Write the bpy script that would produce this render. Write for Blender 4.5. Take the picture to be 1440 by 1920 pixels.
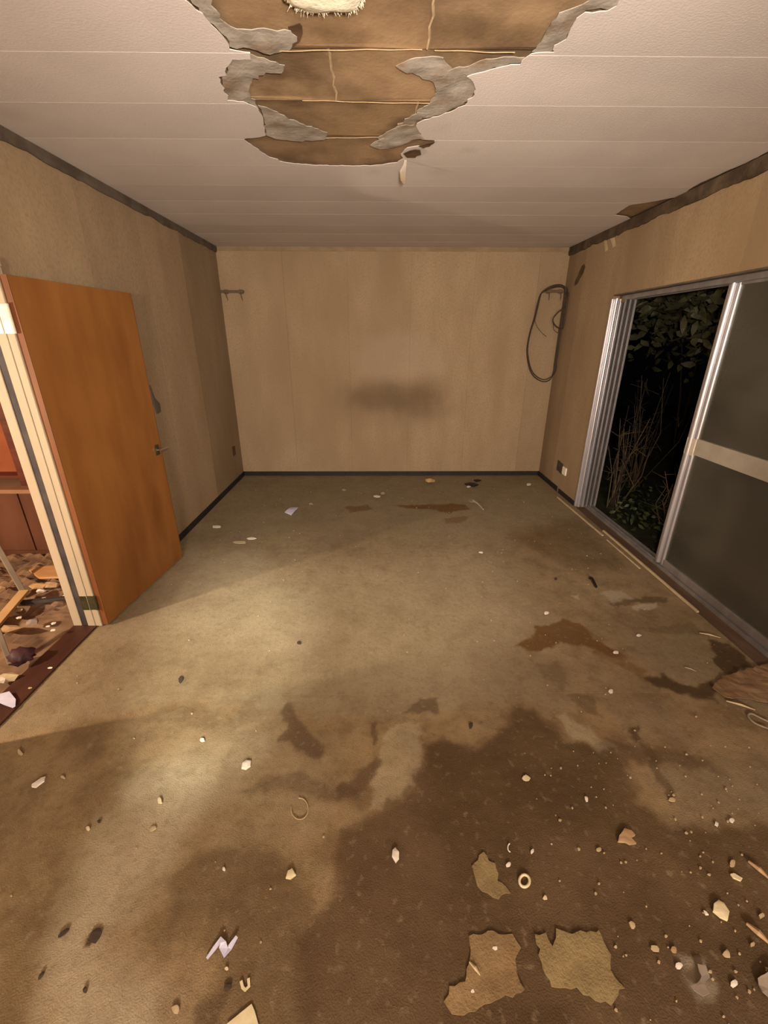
import bpy, bmesh, math, random
import numpy as np
from mathutils import Vector, Matrix, noise
from mathutils.geometry import delaunay_2d_cdt

for o in list(bpy.data.objects): bpy.data.objects.remove(o, do_unlink=True)
SC = bpy.context.scene
COL = SC.collection
random.seed(7)

# ------------------------------------------------------------------ camera
F, PIT, YAW, ROL, CH = 800.99, 0.38696, 0.010524, 0.00175, 1.55038
L, R, D, H = 1.650, 1.942, 4.998, 2.4           # left wall, right wall, far wall, ceiling (metres)
NEAR = -2.6                                      # wall behind the camera
fw = Vector((math.sin(YAW)*math.cos(PIT), math.cos(YAW)*math.cos(PIT), -math.sin(PIT)))
rt = Vector((math.cos(YAW), -math.sin(YAW), 0)); up = rt.cross(fw)
r2 = rt*math.cos(ROL)+up*math.sin(ROL); u2 = -rt*math.sin(ROL)+up*math.cos(ROL)
cd = bpy.data.cameras.new('camera'); cam = bpy.data.objects.new('camera', cd); COL.objects.link(cam)
m = Matrix.Identity(4)
for i in range(3): m[i][0] = r2[i]; m[i][1] = u2[i]; m[i][2] = -fw[i]
m[2][3] = CH
cam.matrix_world = m
cd.sensor_fit = 'HORIZONTAL'; cd.sensor_width = 36; cd.lens = F*36/1440; cd.clip_start = 0.02
SC.camera = cam
def at(q, ax=2, val=0.0):
    """point of the real plane (axis = val) that a survey sighting q looks at"""
    d = fw + r2*((q[0]-720)/F) + u2*((960-q[1])/F)
    c = Vector((0, 0, CH)); t = (val-c[ax])/d[ax]
    return c + d*t

# ------------------------------------------------------------------ world, lights, exposure
W = bpy.data.worlds.new('night'); SC.world = W; W.use_nodes = True
W.node_tree.nodes['Background'].inputs[0].default_value = (0.012, 0.012, 0.013, 1)
W.node_tree.nodes['Background'].inputs[1].default_value = 0.05
vs = SC.view_settings
vs.view_transform = 'Standard'; vs.look = 'None'; vs.gamma = 1; vs.use_curve_mapping = False
vs.exposure = 0.0
def lamp(name, kind, loc, energy, color, size=0.05, target=None, spot=None, blend=1.0):
    ld = bpy.data.lights.new(name, kind); ld.energy = energy; ld.color = color
    ld.shadow_soft_size = size
    if spot: ld.spot_size = math.radians(spot); ld.spot_blend = blend
    o = bpy.data.objects.new(name, ld); COL.objects.link(o); o.location = loc
    if target: o.rotation_euler = (Vector(target)-Vector(loc)).to_track_quat('-Z', 'Y').to_euler()
    return o
lamp('head_torch', 'SPOT', (0.10, -0.06, 1.62), 400, (1.0, 0.87, 0.73), 0.05, (0.05, 5.0, 1.75), 108, 1.0)
lamp('rear_fill', 'POINT', (0.15, -2.25, 1.45), 400, (1.0, 0.87, 0.74), 0.18)  # added fill behind the viewer, unseen, evens out the falloff
lamp('hand_torch', 'SPOT', (-0.55, -0.9, 1.35), 640, (1.0, 0.97, 0.80), 0.03, (-0.80, 1.85, 0.0), 21, 1.0)
lamp('hall_lamp', 'POINT', (-3.1, 0.87, 1.25), 230, (1.0, 0.76, 0.53), 0.03)

# ------------------------------------------------------------------ materials
MATS = {}
def rgb(c): return (c[0], c[1], c[2], 1)
def mat(name, c1, c2=None, scale=6.0, rough=0.8, bump=0.0, bscale=None, metal=0.0, stretch=(1, 1, 1), detail=5.0, lo=0.35, hi=0.65, c3=None, s3=2.0, spec=0.3, speck=0.0):
    if name in MATS: return MATS[name]
    M = bpy.data.materials.new(name); M.use_nodes = True
    nt = M.node_tree; b = nt.nodes['Principled BSDF']
    b.inputs['Roughness'].default_value = rough; b.inputs['Metallic'].default_value = metal
    b.inputs['Specular IOR Level'].default_value = spec
    tc = nt.nodes.new('ShaderNodeTexCoord'); mp = nt.nodes.new('ShaderNodeMapping')
    mp.inputs['Scale'].default_value = stretch
    nt.links.new(tc.outputs['Object'], mp.inputs[0])
    def nz(s, d=detail):
        n = nt.nodes.new('ShaderNodeTexNoise'); n.inputs['Scale'].default_value = s; n.inputs['Detail'].default_value = d
        nt.links.new(mp.outputs[0], n.inputs['Vector']); return n
    def mixc(fac, a, bb):
        x = nt.nodes.new('ShaderNodeMix'); x.data_type = 'RGBA'
        nt.links.new(fac, x.inputs[0])
        for sock, v in ((x.inputs[6], a), (x.inputs[7], bb)):
            if isinstance(v, tuple): sock.default_value = rgb(v)
            else: nt.links.new(v, sock)
        return x.outputs[2]
    def ramp(src, a, c):
        r = nt.nodes.new('ShaderNodeMapRange'); r.inputs[1].default_value = a; r.inputs[2].default_value = c
        nt.links.new(src, r.inputs[0]); return r.outputs[0]
    if c2:
        out = mixc(ramp(nz(scale).outputs[0], lo, hi), c1, c2)
        if speck:
            r = nt.nodes.new('ShaderNodeMapRange'); r.inputs[1].default_value = .45; r.inputs[2].default_value = .75; r.inputs[4].default_value = speck
            n_ = nt.nodes.new('ShaderNodeTexNoise'); n_.inputs['Scale'].default_value = 55; n_.inputs['Detail'].default_value = 4
            nt.links.new(tc.outputs['Object'], n_.inputs['Vector']); nt.links.new(n_.outputs[0], r.inputs[0])
            out = mixc(r.outputs[0], out, tuple(v*.55 for v in c2))
        if c3: out = mixc(ramp(nz(s3, 4).outputs[0], 0.5, 0.72), out, c3)
        nt.links.new(out, b.inputs['Base Color'])
    else: b.inputs['Base Color'].default_value = rgb(c1)
    if bump:
        bp = nt.nodes.new('ShaderNodeBump'); bp.inputs['Strength'].default_value = bump; bp.inputs['Distance'].default_value = 0.004
        nt.links.new(nz(bscale or scale*8, 3).outputs[0], bp.inputs['Height']); nt.links.new(bp.outputs[0], b.inputs['Normal'])
    MATS[name] = M; return M

# wallpaper: woven beige vinyl, a few tones because each drop has aged differently
def wallpaper(name, k):
    a = (0.345*k, 0.25*k, 0.153*k); b = (0.295*k, 0.208*k, 0.122*k)
    return mat(name, a, b, 5, 0.75, 0.25, 160, stretch=(1, 1, 0.35), c3=(0.25*k, 0.17*k, 0.096*k), s3=1.3, speck=.38)
WP = [wallpaper('wallpaper_%d' % i, k) for i, k in enumerate((1.03, 0.94, 1.10, 0.84))]
M_ceil = mat('ceiling_white', (0.585, 0.53, 0.50), (0.545, 0.49, 0.46), 3, 0.85, 0.25, 120)
M_ceilb = mat('ceiling_white_dull', (0.55, 0.495, 0.465), (0.515, 0.46, 0.43), 3, 0.85, 0.25, 120)
def mildew(M):
    nt = M.node_tree; b = nt.nodes['Principled BSDF']; c = b.inputs['Base Color'].links[0].from_socket
    tc = nt.nodes.new('ShaderNodeTexCoord'); nz = nt.nodes.new('ShaderNodeTexNoise'); nz.inputs['Scale'].default_value = 12
    nt.links.new(tc.outputs['Object'], nz.inputs['Vector'])
    for q, r, k in (((877, 281), .07, .22), ((820, 322), .10, .16), ((700, 322), .10, .14), ((830, 240), .08, .12), ((20, 215), .12, .15), ((1190, 190), .05, .10)):
        p = at(q, 2, H); mp = nt.nodes.new('ShaderNodeVectorMath'); mp.operation = 'DISTANCE'; mp.inputs[1].default_value = (p.x, p.y, H)
        nt.links.new(tc.outputs['Object'], mp.inputs[0])
        ad = nt.nodes.new('ShaderNodeMath'); ad.operation = 'MULTIPLY_ADD'; nt.links.new(nz.outputs[0], ad.inputs[0]); ad.inputs[1].default_value = r; nt.links.new(mp.outputs['Value'], ad.inputs[2])
        mr = nt.nodes.new('ShaderNodeMapRange'); mr.inputs[1].default_value = r*1.5; mr.inputs[2].default_value = r*.3; mr.inputs[4].default_value = k; mr.interpolation_type = 'SMOOTHSTEP'
        nt.links.new(ad.outputs[0], mr.inputs[0])
        x = nt.nodes.new('ShaderNodeMix'); x.data_type = 'RGBA'; nt.links.new(mr.outputs[0], x.inputs[0]); nt.links.new(c, x.inputs[6]); x.inputs[7].default_value = (.16, .12, .10, 1); c = x.outputs[2]
    nt.links.new(c, b.inputs['Base Color'])
mildew(M_ceil); mildew(M_ceilb)
M_brown = mat('hardboard_brown', (0.26, 0.17, 0.092), (0.20, 0.125, 0.064), 7, 0.85, 0.3, 70, c3=(0.105, 0.062, 0.032), s3=5)
M_brown2 = mat('hardboard_tan', (0.30, 0.20, 0.112), (0.23, 0.15, 0.08), 7, 0.85, 0.3, 70, c3=(0.13, 0.08, 0.042), s3=4.3)
M_grey = mat('torn_paper_grey', (0.36, 0.325, 0.28), (0.25, 0.215, 0.175), 13, 0.9, 0.5, 60, c3=(0.22, 0.155, 0.10), s3=8)
M_ridge = mat('glue_cream', (0.42, 0.31, 0.19), (0.33, 0.23, 0.13), 30, 0.8)
M_wool = mat('wool_cream', (0.80, 0.74, 0.58), (0.72, 0.66, 0.50), 20, 0.95, 0.5, 80)
M_crown = mat('crown_dark', (0.12, 0.095, 0.07), (0.075, 0.055, 0.04), 9, 0.8, 0.4, 60)
M_crownd = mat('crown_rotten', (0.075, 0.05, 0.03), (0.04, 0.025, 0.014), 7, 0.85, 0.5, 60, c3=(0.13, 0.09, 0.055), s3=6)
M_crownb = mat('crown_tan', (0.27, 0.195, 0.12), (0.22, 0.155, 0.09), 9, 0.8)
M_black = mat('baseboard_black', (0.013, 0.011, 0.013), (0.02, 0.017, 0.018), 20, 0.55)
M_door = mat('door_wood', (0.255, 0.104, 0.026), (0.205, 0.078, 0.018), 3, 0.5, 0.12, 60, stretch=(2.5, 2.5, 0.6), c3=(0.175, 0.062, 0.015), s3=2.0)
M_dooredge = mat('door_edge_wood', (0.17, 0.06, 0.018), (0.12, 0.04, 0.012), 5, 0.6, stretch=(2, 2, .4))
M_jamb = mat('jamb_paint', (0.42, 0.35, 0.25), (0.36, 0.29, 0.20), 4, 0.6, 0.1, 60, stretch=(1, 1, .3))
M_groove = mat('groove_dark', (0.035, 0.028, 0.03), (0.06, 0.05, 0.045), 12, 0.7)
M_steel = mat('hinge_bright', (0.78, 0.72, 0.62), (0.66, 0.60, 0.5), 20, 0.35, metal=0.35)
M_olive = mat('hinge_tarnished', (0.06, 0.055, 0.025), (0.035, 0.03, 0.015), 20, 0.5, metal=0.3)
M_chrome = mat('chrome', (0.75, 0.73, 0.70), rough=0.22, metal=1.0)
M_alu = mat('aluminium', (0.60, 0.59, 0.63), (0.52, 0.51, 0.55), 12, 0.33, 0.0, 80, metal=0.75, stretch=(1, 1, .2))
M_alud = mat('aluminium_dull', (0.36, 0.34, 0.34), (0.28, 0.26, 0.26), 12, 0.42, 0.0, 80, metal=0.6, stretch=(1, 1, .2))
M_rail = mat('rail_dusty', (0.40, 0.36, 0.29), (0.35, 0.31, 0.25), 12, 0.6, metal=0.2)
M_sill = mat('sill_wood', (0.11, 0.065, 0.04), (0.075, 0.042, 0.026), 4, 0.6, 0.2, 60, stretch=(3, .5, 3), c3=(0.15, 0.10, 0.07), s3=4)
M_thr = mat('threshold_wood', (0.075, 0.026, 0.016), (0.045, 0.016, 0.01), 4, 0.5, 0.2, 60, stretch=(3, .6, 3))
M_plaster = mat('plaster_white', (0.78, 0.74, 0.66), (0.70, 0.64, 0.55), 40, 0.7)
M_cream = mat('plastic_cream', (0.72, 0.64, 0.42), (0.62, 0.53, 0.33), 40, 0.6)
M_pale = mat('pale_wood', (0.52, 0.42, 0.26), (0.42, 0.32, 0.19), 10, 0.7)
M_tan = mat('tan_fragment', (0.45, 0.30, 0.17), (0.34, 0.22, 0.12), 25, 0.8)
M_dark = mat('dark_rubber', (0.012, 0.01, 0.009), rough=0.5)
M_leafd = mat('dead_leaf', (0.07, 0.05, 0.035), (0.045, 0.03, 0.025), 20, 0.8)
M_cable = mat('cable_brown', (0.035, 0.022, 0.014), (0.055, 0.033, 0.02), 8, 0.55)
M_tear = mat('torn_wallboard', (0.10, 0.055, 0.025), (0.06, 0.032, 0.014), 12, 0.9)
M_brk = mat('bracket_brown', (0.13, 0.085, 0.05), (0.09, 0.058, 0.033), 12, 0.6)
M_lilac = mat('lilac_paper', (0.62, 0.62, 0.78), (0.52, 0.52, 0.70), 30, 0.6)
M_carp = mat('carpet_scrap', (0.27, 0.185, 0.09), (0.185, 0.12, 0.056), 14, 0.95, 0.7, 160)
M_carp2 = mat('carpet_scrap_green', (0.29, 0.22, 0.105), (0.20, 0.145, 0.068), 14, 0.95, 0.7, 160)
M_heap = mat('soggy_board', (0.27, 0.175, 0.095), (0.17, 0.10, 0.05), 9, 0.9, 0.5, 60)
M_redwood = mat('redwood', (0.13, 0.034, 0.016), (0.08, 0.02, 0.01), 5, 0.5, 0.15, 60, stretch=(.5, 2, 4))
M_redwood2 = mat('redwood_orange', (0.30, 0.085, 0.03), (0.22, 0.06, 0.02), 5, 0.5, 0.1, 60)
M_brownwood = mat('cabinet_brown', (0.15, 0.062, 0.035), (0.10, 0.038, 0.02), 5, 0.5, 0.15, 60, stretch=(1, 1, .3))
M_ledge = mat('ledge_tan', (0.36, 0.20, 0.11), (0.28, 0.15, 0.08), 5, 0.6)
M_rubble = mat('rubble', (0.30, 0.19, 0.11), (0.17, 0.10, 0.06), 7, 0.85, 0.6, 30, c3=(0.10, 0.06, 0.045), s3=4)
M_plank = mat('plank_orange', (0.55, 0.30, 0.13), (0.46, 0.24, 0.10), 6, 0.7, stretch=(1, 4, 1))
M_plank2 = mat('plank_yellow', (0.55, 0.36, 0.17), (0.46, 0.29, 0.13), 6, 0.7)
M_stick = mat('stick_grey', (0.30, 0.25, 0.20), (0.22, 0.18, 0.14), 6, 0.7)
M_plum = mat('plum_rag', (0.07, 0.025, 0.03), (0.04, 0.014, 0.018), 9, 0.6)
M_soil = mat('soil', (0.045, 0.045, 0.02), (0.025, 0.022, 0.012), 5, 0.95, 0.5, 20)
M_leaf = mat('leaf_green', (0.085, 0.08, 0.038), (0.05, 0.048, 0.024), 9, 0.5)
M_leaf2 = mat('leaf_ground', (0.045, 0.06, 0.02), (0.03, 0.042, 0.014), 9, 0.5)
M_straw = mat('straw', (0.15, 0.105, 0.055), (0.10, 0.068, 0.036), 9, 0.7)
M_twig = mat('twig', (0.05, 0.03, 0.022), (0.035, 0.02, 0.015), 9, 0.8)
M_hallwall = mat('hall_wall', (0.22, 0.12, 0.075), (0.17, 0.09, 0.055), 4, 0.8)
M_white = mat('white_plastic', (0.75, 0.70, 0.60), rough=0.45)

def glass():
    M = bpy.data.materials.new('dusty_glass'); M.use_nodes = True; nt = M.node_tree
    nt.nodes.remove(nt.nodes['Principled BSDF']); out = nt.nodes['Material Output']
    tr = nt.nodes.new('ShaderNodeBsdfTransparent'); tr.inputs[0].default_value = (0.80, 0.84, 0.78, 1)
    df = nt.nodes.new('ShaderNodeBsdfDiffuse'); df.inputs[0].default_value = (0.33, 0.31, 0.25, 1)
    gl = nt.nodes.new('ShaderNodeBsdfGlossy'); gl.inputs['Roughness'].default_value = 0.12
    nz = nt.nodes.new('ShaderNodeTexNoise'); nz.inputs['Scale'].default_value = 2.2; nz.inputs['Detail'].default_value = 6
    mr = nt.nodes.new('ShaderNodeMapRange'); mr.inputs[1].default_value = .3; mr.inputs[2].default_value = .7; mr.inputs[3].default_value = .10; mr.inputs[4].default_value = .22
    fr = nt.nodes.new('ShaderNodeFresnel'); fr.inputs[0].default_value = 1.45
    m1 = nt.nodes.new('ShaderNodeMixShader'); m2 = nt.nodes.new('ShaderNodeMixShader')
    nt.links.new(nz.outputs[0], mr.inputs[0]); nt.links.new(mr.outputs[0], m1.inputs[0])
    nt.links.new(tr.outputs[0], m1.inputs[1]); nt.links.new(df.outputs[0], m1.inputs[2])
    nt.links.new(fr.outputs[0], m2.inputs[0]); nt.links.new(m1.outputs[0], m2.inputs[1]); nt.links.new(gl.outputs[0], m2.inputs[2])
    nt.links.new(m2.outputs[0], out.inputs[0]); return M
M_glass = glass()

def carpet_material(name, near):
    M = bpy.data.materials.new(name); M.use_nodes = True; nt = M.node_tree; b = nt.nodes['Principled BSDF']
    b.inputs['Specular IOR Level'].default_value = 0.25
    tc = nt.nodes.new('ShaderNodeTexCoord')
    def nz(s, d=6):
        n = nt.nodes.new('ShaderNodeTexNoise'); n.inputs['Scale'].default_value = s; n.inputs['Detail'].default_value = d
        nt.links.new(tc.outputs['Object'], n.inputs['Vector']); return n.outputs[0]
    def rng(src, a, c, e=0., f=1.):
        r = nt.nodes.new('ShaderNodeMapRange')
        for i, v in enumerate((a, c, e, f)): r.inputs[i+1].default_value = v
        nt.links.new(src, r.inputs[0]); return r.outputs[0]
    def mix(fac, a, c):
        x = nt.nodes.new('ShaderNodeMix'); x.data_type = 'RGBA'; nt.links.new(fac, x.inputs[0])
        for s, v in ((x.inputs[6], a), (x.inputs[7], c)):
            if isinstance(v, tuple): s.default_value = rgb(v)
            else: nt.links.new(v, s)
        return x.outputs[2]
    def attr(n):
        a = nt.nodes.new('ShaderNodeAttribute'); a.attribute_name = n; return a.outputs['Fac']
    c = mix(rng(nz(2.2), .35, .65), (0.265, 0.205, 0.122), (0.215, 0.163, 0.094))
    br = mix(rng(nz(4.5), .38, .62), (0.285, 0.20, 0.105), (0.185, 0.122, 0.060))
    c = mix(attr('brown'), c, br)
    c = mix(rng(nz(9), .50, .62, 0, .28), c, (0.15, 0.10, 0.05))
    c = mix(rng(nz(13.7), .54, .62, 0, .25), c, (0.30, 0.235, 0.14))
    c = mix(attr('pale'), c, (0.50, 0.435, 0.295))
    c = mix(attr('grey'), c, (0.225, 0.185, 0.118))
    c = mix(attr('wet'), c, (0.070, 0.041, 0.018))  # damp stains together with the viewer's shadow painted on the near carpet
    c = mix(attr('rust'), c, (0.135, 0.068, 0.020))
    c = mix(rng(nz(6.3, 7), .50, .60, 0, .17), c, (0.165, 0.112, 0.056))
    c = mix(rng(nz(17, 5), .56, .64, 0, .13), c, (0.085, 0.052, 0.024))
    c = mix(attr('chalk'), c, (0.42, 0.37, 0.28))
    c = mix(rng(nz(60, 3), .52, .8, 0, .30), c, (0.06, 0.04, 0.02))
    c = mix(rng(nz(38, 2), .60, .8, 0, .35), c, (0.36, 0.29, 0.18))
    nt.links.new(c, b.inputs['Base Color'])
    nt.links.new(rng(attr('wet'), 0, 1, .92, .62), b.inputs['Roughness'])
    bp = nt.nodes.new('ShaderNodeBump'); bp.inputs['Strength'].default_value = .5; bp.inputs['Distance'].default_value = .004
    nt.links.new(nz(230, 2), bp.inputs['Height']); nt.links.new(bp.outputs[0], b.inputs['Normal'])
    return M
M_cfar, M_cnear = carpet_material('carpet_far', False), carpet_material('carpet_near', True)

# ------------------------------------------------------------------ mesh helpers
def tag(o, label=None, cat=None, group=None, kind=None):
    for k, v in (('label', label), ('category', cat), ('group', group), ('kind', kind)):
        if v: o[k] = v
    return o
def link(name, me, mt, parent=None, loc=None, smooth=False):
    if mt: me.materials.append(mt)
    if smooth:
        for p in me.polygons: p.use_smooth = True
    o = bpy.data.objects.new(name, me); COL.objects.link(o)
    if loc is not None:                       # world-built mesh re-centred on its base point
        me.transform(Matrix.Translation(-Vector(loc))); o.location = loc
    if parent is not None:
        o.parent = parent
        o.matrix_parent_inverse = Matrix.Translation(-Vector(parent.location))
    return o
def empty(name, loc):
    o = bpy.data.objects.new(name, None); COL.objects.link(o); o.location = loc; o.empty_display_size = .05
    return o
class MB:
    def __init__(s): s.v = []; s.f = []
    def add(s, vs, fs):
        n = len(s.v); s.v += [tuple(v) for v in vs]; s.f += [tuple(i+n for i in f) for f in fs]; return s
    def box(s, a, b):
        x0, y0, z0 = a; x1, y1, z1 = b
        return s.add([(x0,y0,z0),(x1,y0,z0),(x1,y1,z0),(x0,y1,z0),(x0,y0,z1),(x1,y0,z1),(x1,y1,z1),(x0,y1,z1)],
                     [(3,2,1,0),(4,5,6,7),(0,1,5,4),(1,2,6,5),(2,3,7,6),(3,0,4,7)])
    def prism(s, poly, z0, z1, dz=None):
        n = len(poly); area = sum(poly[i][0]*poly[(i+1) % n][1]-poly[(i+1) % n][0]*poly[i][1] for i in range(n))
        if area < 0: poly = poly[::-1]
        dz = dz or (lambda x, y: 0)
        vs = [(p[0], p[1], z0+dz(p[0], p[1])) for p in poly]+[(p[0], p[1], z1+dz(p[0], p[1])) for p in poly]
        return s.add(vs, [tuple(range(n-1, -1, -1)), tuple(range(n, 2*n))]+[(i, (i+1) % n, n+(i+1) % n, n+i) for i in range(n)])
    def tube(s, pts, r, seg=6, cap=True, closed=False):
        pts = [Vector(p) for p in pts]; n = len(pts); rs = r if hasattr(r, '__len__') else [r]*n; rings = []
        for i, p in enumerate(pts):
            if closed: t = pts[(i+1) % n]-pts[i-1]
            else: t = pts[min(i+1, n-1)]-pts[max(i-1, 0)]
            t.normalize(); a = Vector((0, 0, 1)) if abs(t.z) < .9 else Vector((1, 0, 0))
            u = t.cross(a).normalized(); w = t.cross(u)
            rings.append([p+(u*math.cos(2*math.pi*k/seg)+w*math.sin(2*math.pi*k/seg))*rs[i] for k in range(seg)])
        vs = [q for ri in rings for q in ri]; fs = []
        for i in range(n if closed else n-1):
            j = (i+1) % n
            for k in range(seg): fs.append((i*seg+k, i*seg+(k+1) % seg, j*seg+(k+1) % seg, j*seg+k))
        if cap and not closed:
            m0 = len(vs); vs += rings[0]+rings[-1]
            fs += [tuple(m0+k for k in range(seg)), tuple(m0+seg+k for k in range(seg-1, -1, -1))]
        return s.add(vs, fs)
    def mesh(s, name='mesh'):
        me = bpy.data.meshes.new(name); me.from_pydata(s.v, [], s.f)
        bm = bmesh.new(); bm.from_mesh(me); bmesh.ops.recalc_face_normals(bm, faces=bm.faces); bm.to_mesh(me); bm.free()
        me.update(); return me
    def bevel(s, me, w, seg=2, ang=30):
        bm = bmesh.new(); bm.from_mesh(me)
        es = [e for e in bm.edges if len(e.link_faces) == 2 and e.calc_face_angle(0) > math.radians(ang)]
        bmesh.ops.bevel(bm, geom=es, offset=w, segments=seg, affect='EDGES', profile=.6); bm.to_mesh(me); bm.free(); return me
    def build(s, name, mt, parent=None, loc=None, bev=0, seg=2, smooth=False):
        me = s.mesh(name)
        if bev: s.bevel(me, bev, seg)
        return link(name, me, mt, parent, loc, smooth)
def box(name, a, b, mt, parent=None, bev=0, **k): return MB().box(a, b).build(name, mt, parent, bev=bev, **k)
def inside(x, y, poly):
    c = False; n = len(poly); j = n-1
    for i in range(n):
        if (poly[i][1] > y) != (poly[j][1] > y) and x < (poly[j][0]-poly[i][0])*(y-poly[i][1])/(poly[j][1]-poly[i][1])+poly[i][0]: c = not c
        j = i
    return c
def ragged(poly, amp, step=0.02, seed=0):
    """subdivide an outline and roughen it like a tear"""
    out = []; n = len(poly)
    for i in range(n):
        a = Vector(poly[i][:2]); b = Vector(poly[(i+1) % n][:2]); k = max(1, int((b-a).length/step)); nr = Vector((-(b-a).y, (b-a).x)).normalized() if (b-a).length else Vector((0, 0))
        for j in range(k):
            p = a+(b-a)*(j/k); o = (noise.noise(Vector((p.x*37+seed, p.y*37, seed)))+.7*noise.noise(Vector((p.x*110+seed, p.y*110, seed))))*amp
            out.append((p.x+nr.x*o, p.y+nr.y*o))
    return out
def sheet(poly, holes, z0, z1, dz=None, grid=None):
    """thin slab with an outline, optional holes and inner grid points (constrained triangulation)"""
    vs = [Vector(p[:2]) for p in poly]; es = [(i, (i+1) % len(poly)) for i in range(len(poly))]
    for h in holes:
        n = len(vs); vs += [Vector(p[:2]) for p in h]; es += [(n+i, n+(i+1) % len(h)) for i in range(len(h))]
    if grid:
        xs = [p[0] for p in poly]; ys = [p[1] for p in poly]
        x = min(xs)
        while x < max(xs):
            y = min(ys)
            while y < max(ys):
                if inside(x, y, poly) and not any(inside(x, y, h) for h in holes): vs.append(Vector((x, y)))
                y += grid
            x += grid
    ov, oe, of, *_ = delaunay_2d_cdt(vs, es, [], 0, 1e-5)
    keep = []
    for f in of:
        cx = sum(ov[i].x for i in f)/len(f); cy = sum(ov[i].y for i in f)/len(f)
        if inside(cx, cy, poly) and not any(inside(cx, cy, h) for h in holes): keep.append(tuple(f))
    dz = dz or (lambda x, y: 0); n = len(ov)
    V = [(v.x, v.y, z0+dz(v.x, v.y)) for v in ov]+[(v.x, v.y, z1+dz(v.x, v.y)) for v in ov]
    from collections import Counter
    cnt = Counter()
    for f in keep:
        for i in range(len(f)): cnt[(f[i], f[(i+1) % len(f)])] += 1
    Fc = [f[::-1] for f in keep]+[tuple(i+n for i in f) for f in keep]
    for (a, b) in list(cnt):
        if (b, a) not in cnt: Fc.append((a, b, b+n, a+n))
    me = bpy.data.meshes.new('sheet'); me.from_pydata(V, [], Fc)
    bm = bmesh.new(); bm.from_mesh(me)
    bmesh.ops.delete(bm, geom=[v for v in bm.verts if not v.link_faces], context='VERTS')
    bmesh.ops.recalc_face_normals(bm, faces=bm.faces); bm.to_mesh(me); bm.free(); return me
FL = lambda pts: [at(p)[:2] for p in pts]                     # outline on the floor
CE = lambda pts, z=H: [at(p, 2, z)[:2] for p in pts]          # outline on the ceiling

# ------------------------------------------------------------------ floor
floor = box('floor', (-L-.12, NEAR, -.12), (R, D+.1, -.012), M_soil)
tag(floor, 'dirty carpeted floor of the empty room', kind='structure')

BROWN = [
 ([(-400,1420),(0,1385),(200,1335),(400,1312),(560,1330),(700,1345),(800,1330),(960,1310),(1060,1330),(1150,1300),(1250,1290),(1400,1330),(1700,1400),(1900,1920),(1900,2400),(-600,2400),(-600,1920)], .04, .9),
 ([(960,1000),(1090,960),(1200,1060),(1330,1160),(1250,1290),(1100,1240),(1010,1140)], .15, .55),
 ([(1000,1180),(1160,1200),(1300,1290),(1080,1300),(960,1240)], .10, .5),
]
WET_AND_SHADOW = [  # wet stains plus the viewer's painted shadow (outline sightings, softness m, strength)
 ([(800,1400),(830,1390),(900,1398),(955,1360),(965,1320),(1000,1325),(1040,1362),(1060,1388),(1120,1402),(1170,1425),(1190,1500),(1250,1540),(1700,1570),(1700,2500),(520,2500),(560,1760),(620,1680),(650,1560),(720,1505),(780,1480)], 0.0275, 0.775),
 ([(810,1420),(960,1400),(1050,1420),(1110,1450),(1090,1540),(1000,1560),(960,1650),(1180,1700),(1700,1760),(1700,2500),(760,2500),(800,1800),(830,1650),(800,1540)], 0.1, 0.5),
 ([(520,1335),(545,1312),(562,1350),(602,1402),(570,1422),(540,1400),(518,1380),(535,1360)], 0.011, 0.625),
 ([(755,1332),(790,1305),(820,1310),(818,1335),(800,1330),(780,1336)], 0.00825, 0.625),
 ([(698,1358),(712,1350),(710,1400),(698,1396)], 0.0066, 0.625),
 ([(640,1470),(700,1425),(716,1430),(714,1442),(670,1482),(640,1492)], 0.011, 0.625),
 ([(460,1472),(560,1450),(620,1470),(700,1472),(640,1505),(540,1492)], 0.022, 0.438),
 ([(1205,1268),(1240,1264),(1275,1284),(1310,1290),(1335,1274),(1350,1290),(1345,1320),(1290,1300),(1230,1286)], 0.011, 0.938),
 ([(1338,1200),(1370,1205),(1400,1245),(1365,1262),(1342,1242)], 0.00825, 0.95),
 ([(960,1010),(1075,965),(1130,1010),(1180,1062),(1120,1066),(1040,1050)], 0.12, 0.42),
 ([(330,1640),(380,1590),(450,1580),(560,1640),(600,1760),(520,2500),(360,2500),(400,1800),(300,1725)], 0.0275, 0.45),  # viewer's shadow painted in as darker carpet, partly over real staining
 ([(1188,1366),(1205,1358),(1212,1392),(1195,1396)], 0.0055, 0.75),
 ([(1110,1385),(1200,1400),(1300,1420),(1340,1440),(1250,1440),(1150,1420)], 0.0165, 0.562),
 ([(1200,1400),(1225,1410),(1260,1490),(1245,1495)], 0.0055, 0.562),
 ([(1070,1300),(1110,1300),(1130,1345),(1100,1330)], 0.0066, 0.5),
 ([(1140,1125),(1250,1115),(1245,1128),(1150,1135)], 0.0066, 0.625),
 ([(1180,1175),(1215,1175),(1300,1165),(1340,1195),(1240,1190)], 0.011, 0.375),
 ([(1000,1245),(1050,1240),(1060,1290),(1020,1275)], 0.011, 0.312),
 ([(1000,1740),(1080,1730),(1140,1750),(1150,1800),(1000,1760)], 0.0055, 0.95),
 ([(830,1860),(900,1870),(1000,1880),(1060,1890),(1060,2500),(830,2500)], 0.00825, 0.95),
 ([(380,1890),(430,1850),(430,2500),(380,2500)], 0.00825, 0.562),
 ([(170,1765),(190,1738),(198,1752),(180,1772)], 0.0033, 0.95),
 ([(900,1225),(1000,1250),(1110,1290),(1000,1300),(900,1300)], 0.2, 0.12),
]
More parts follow.
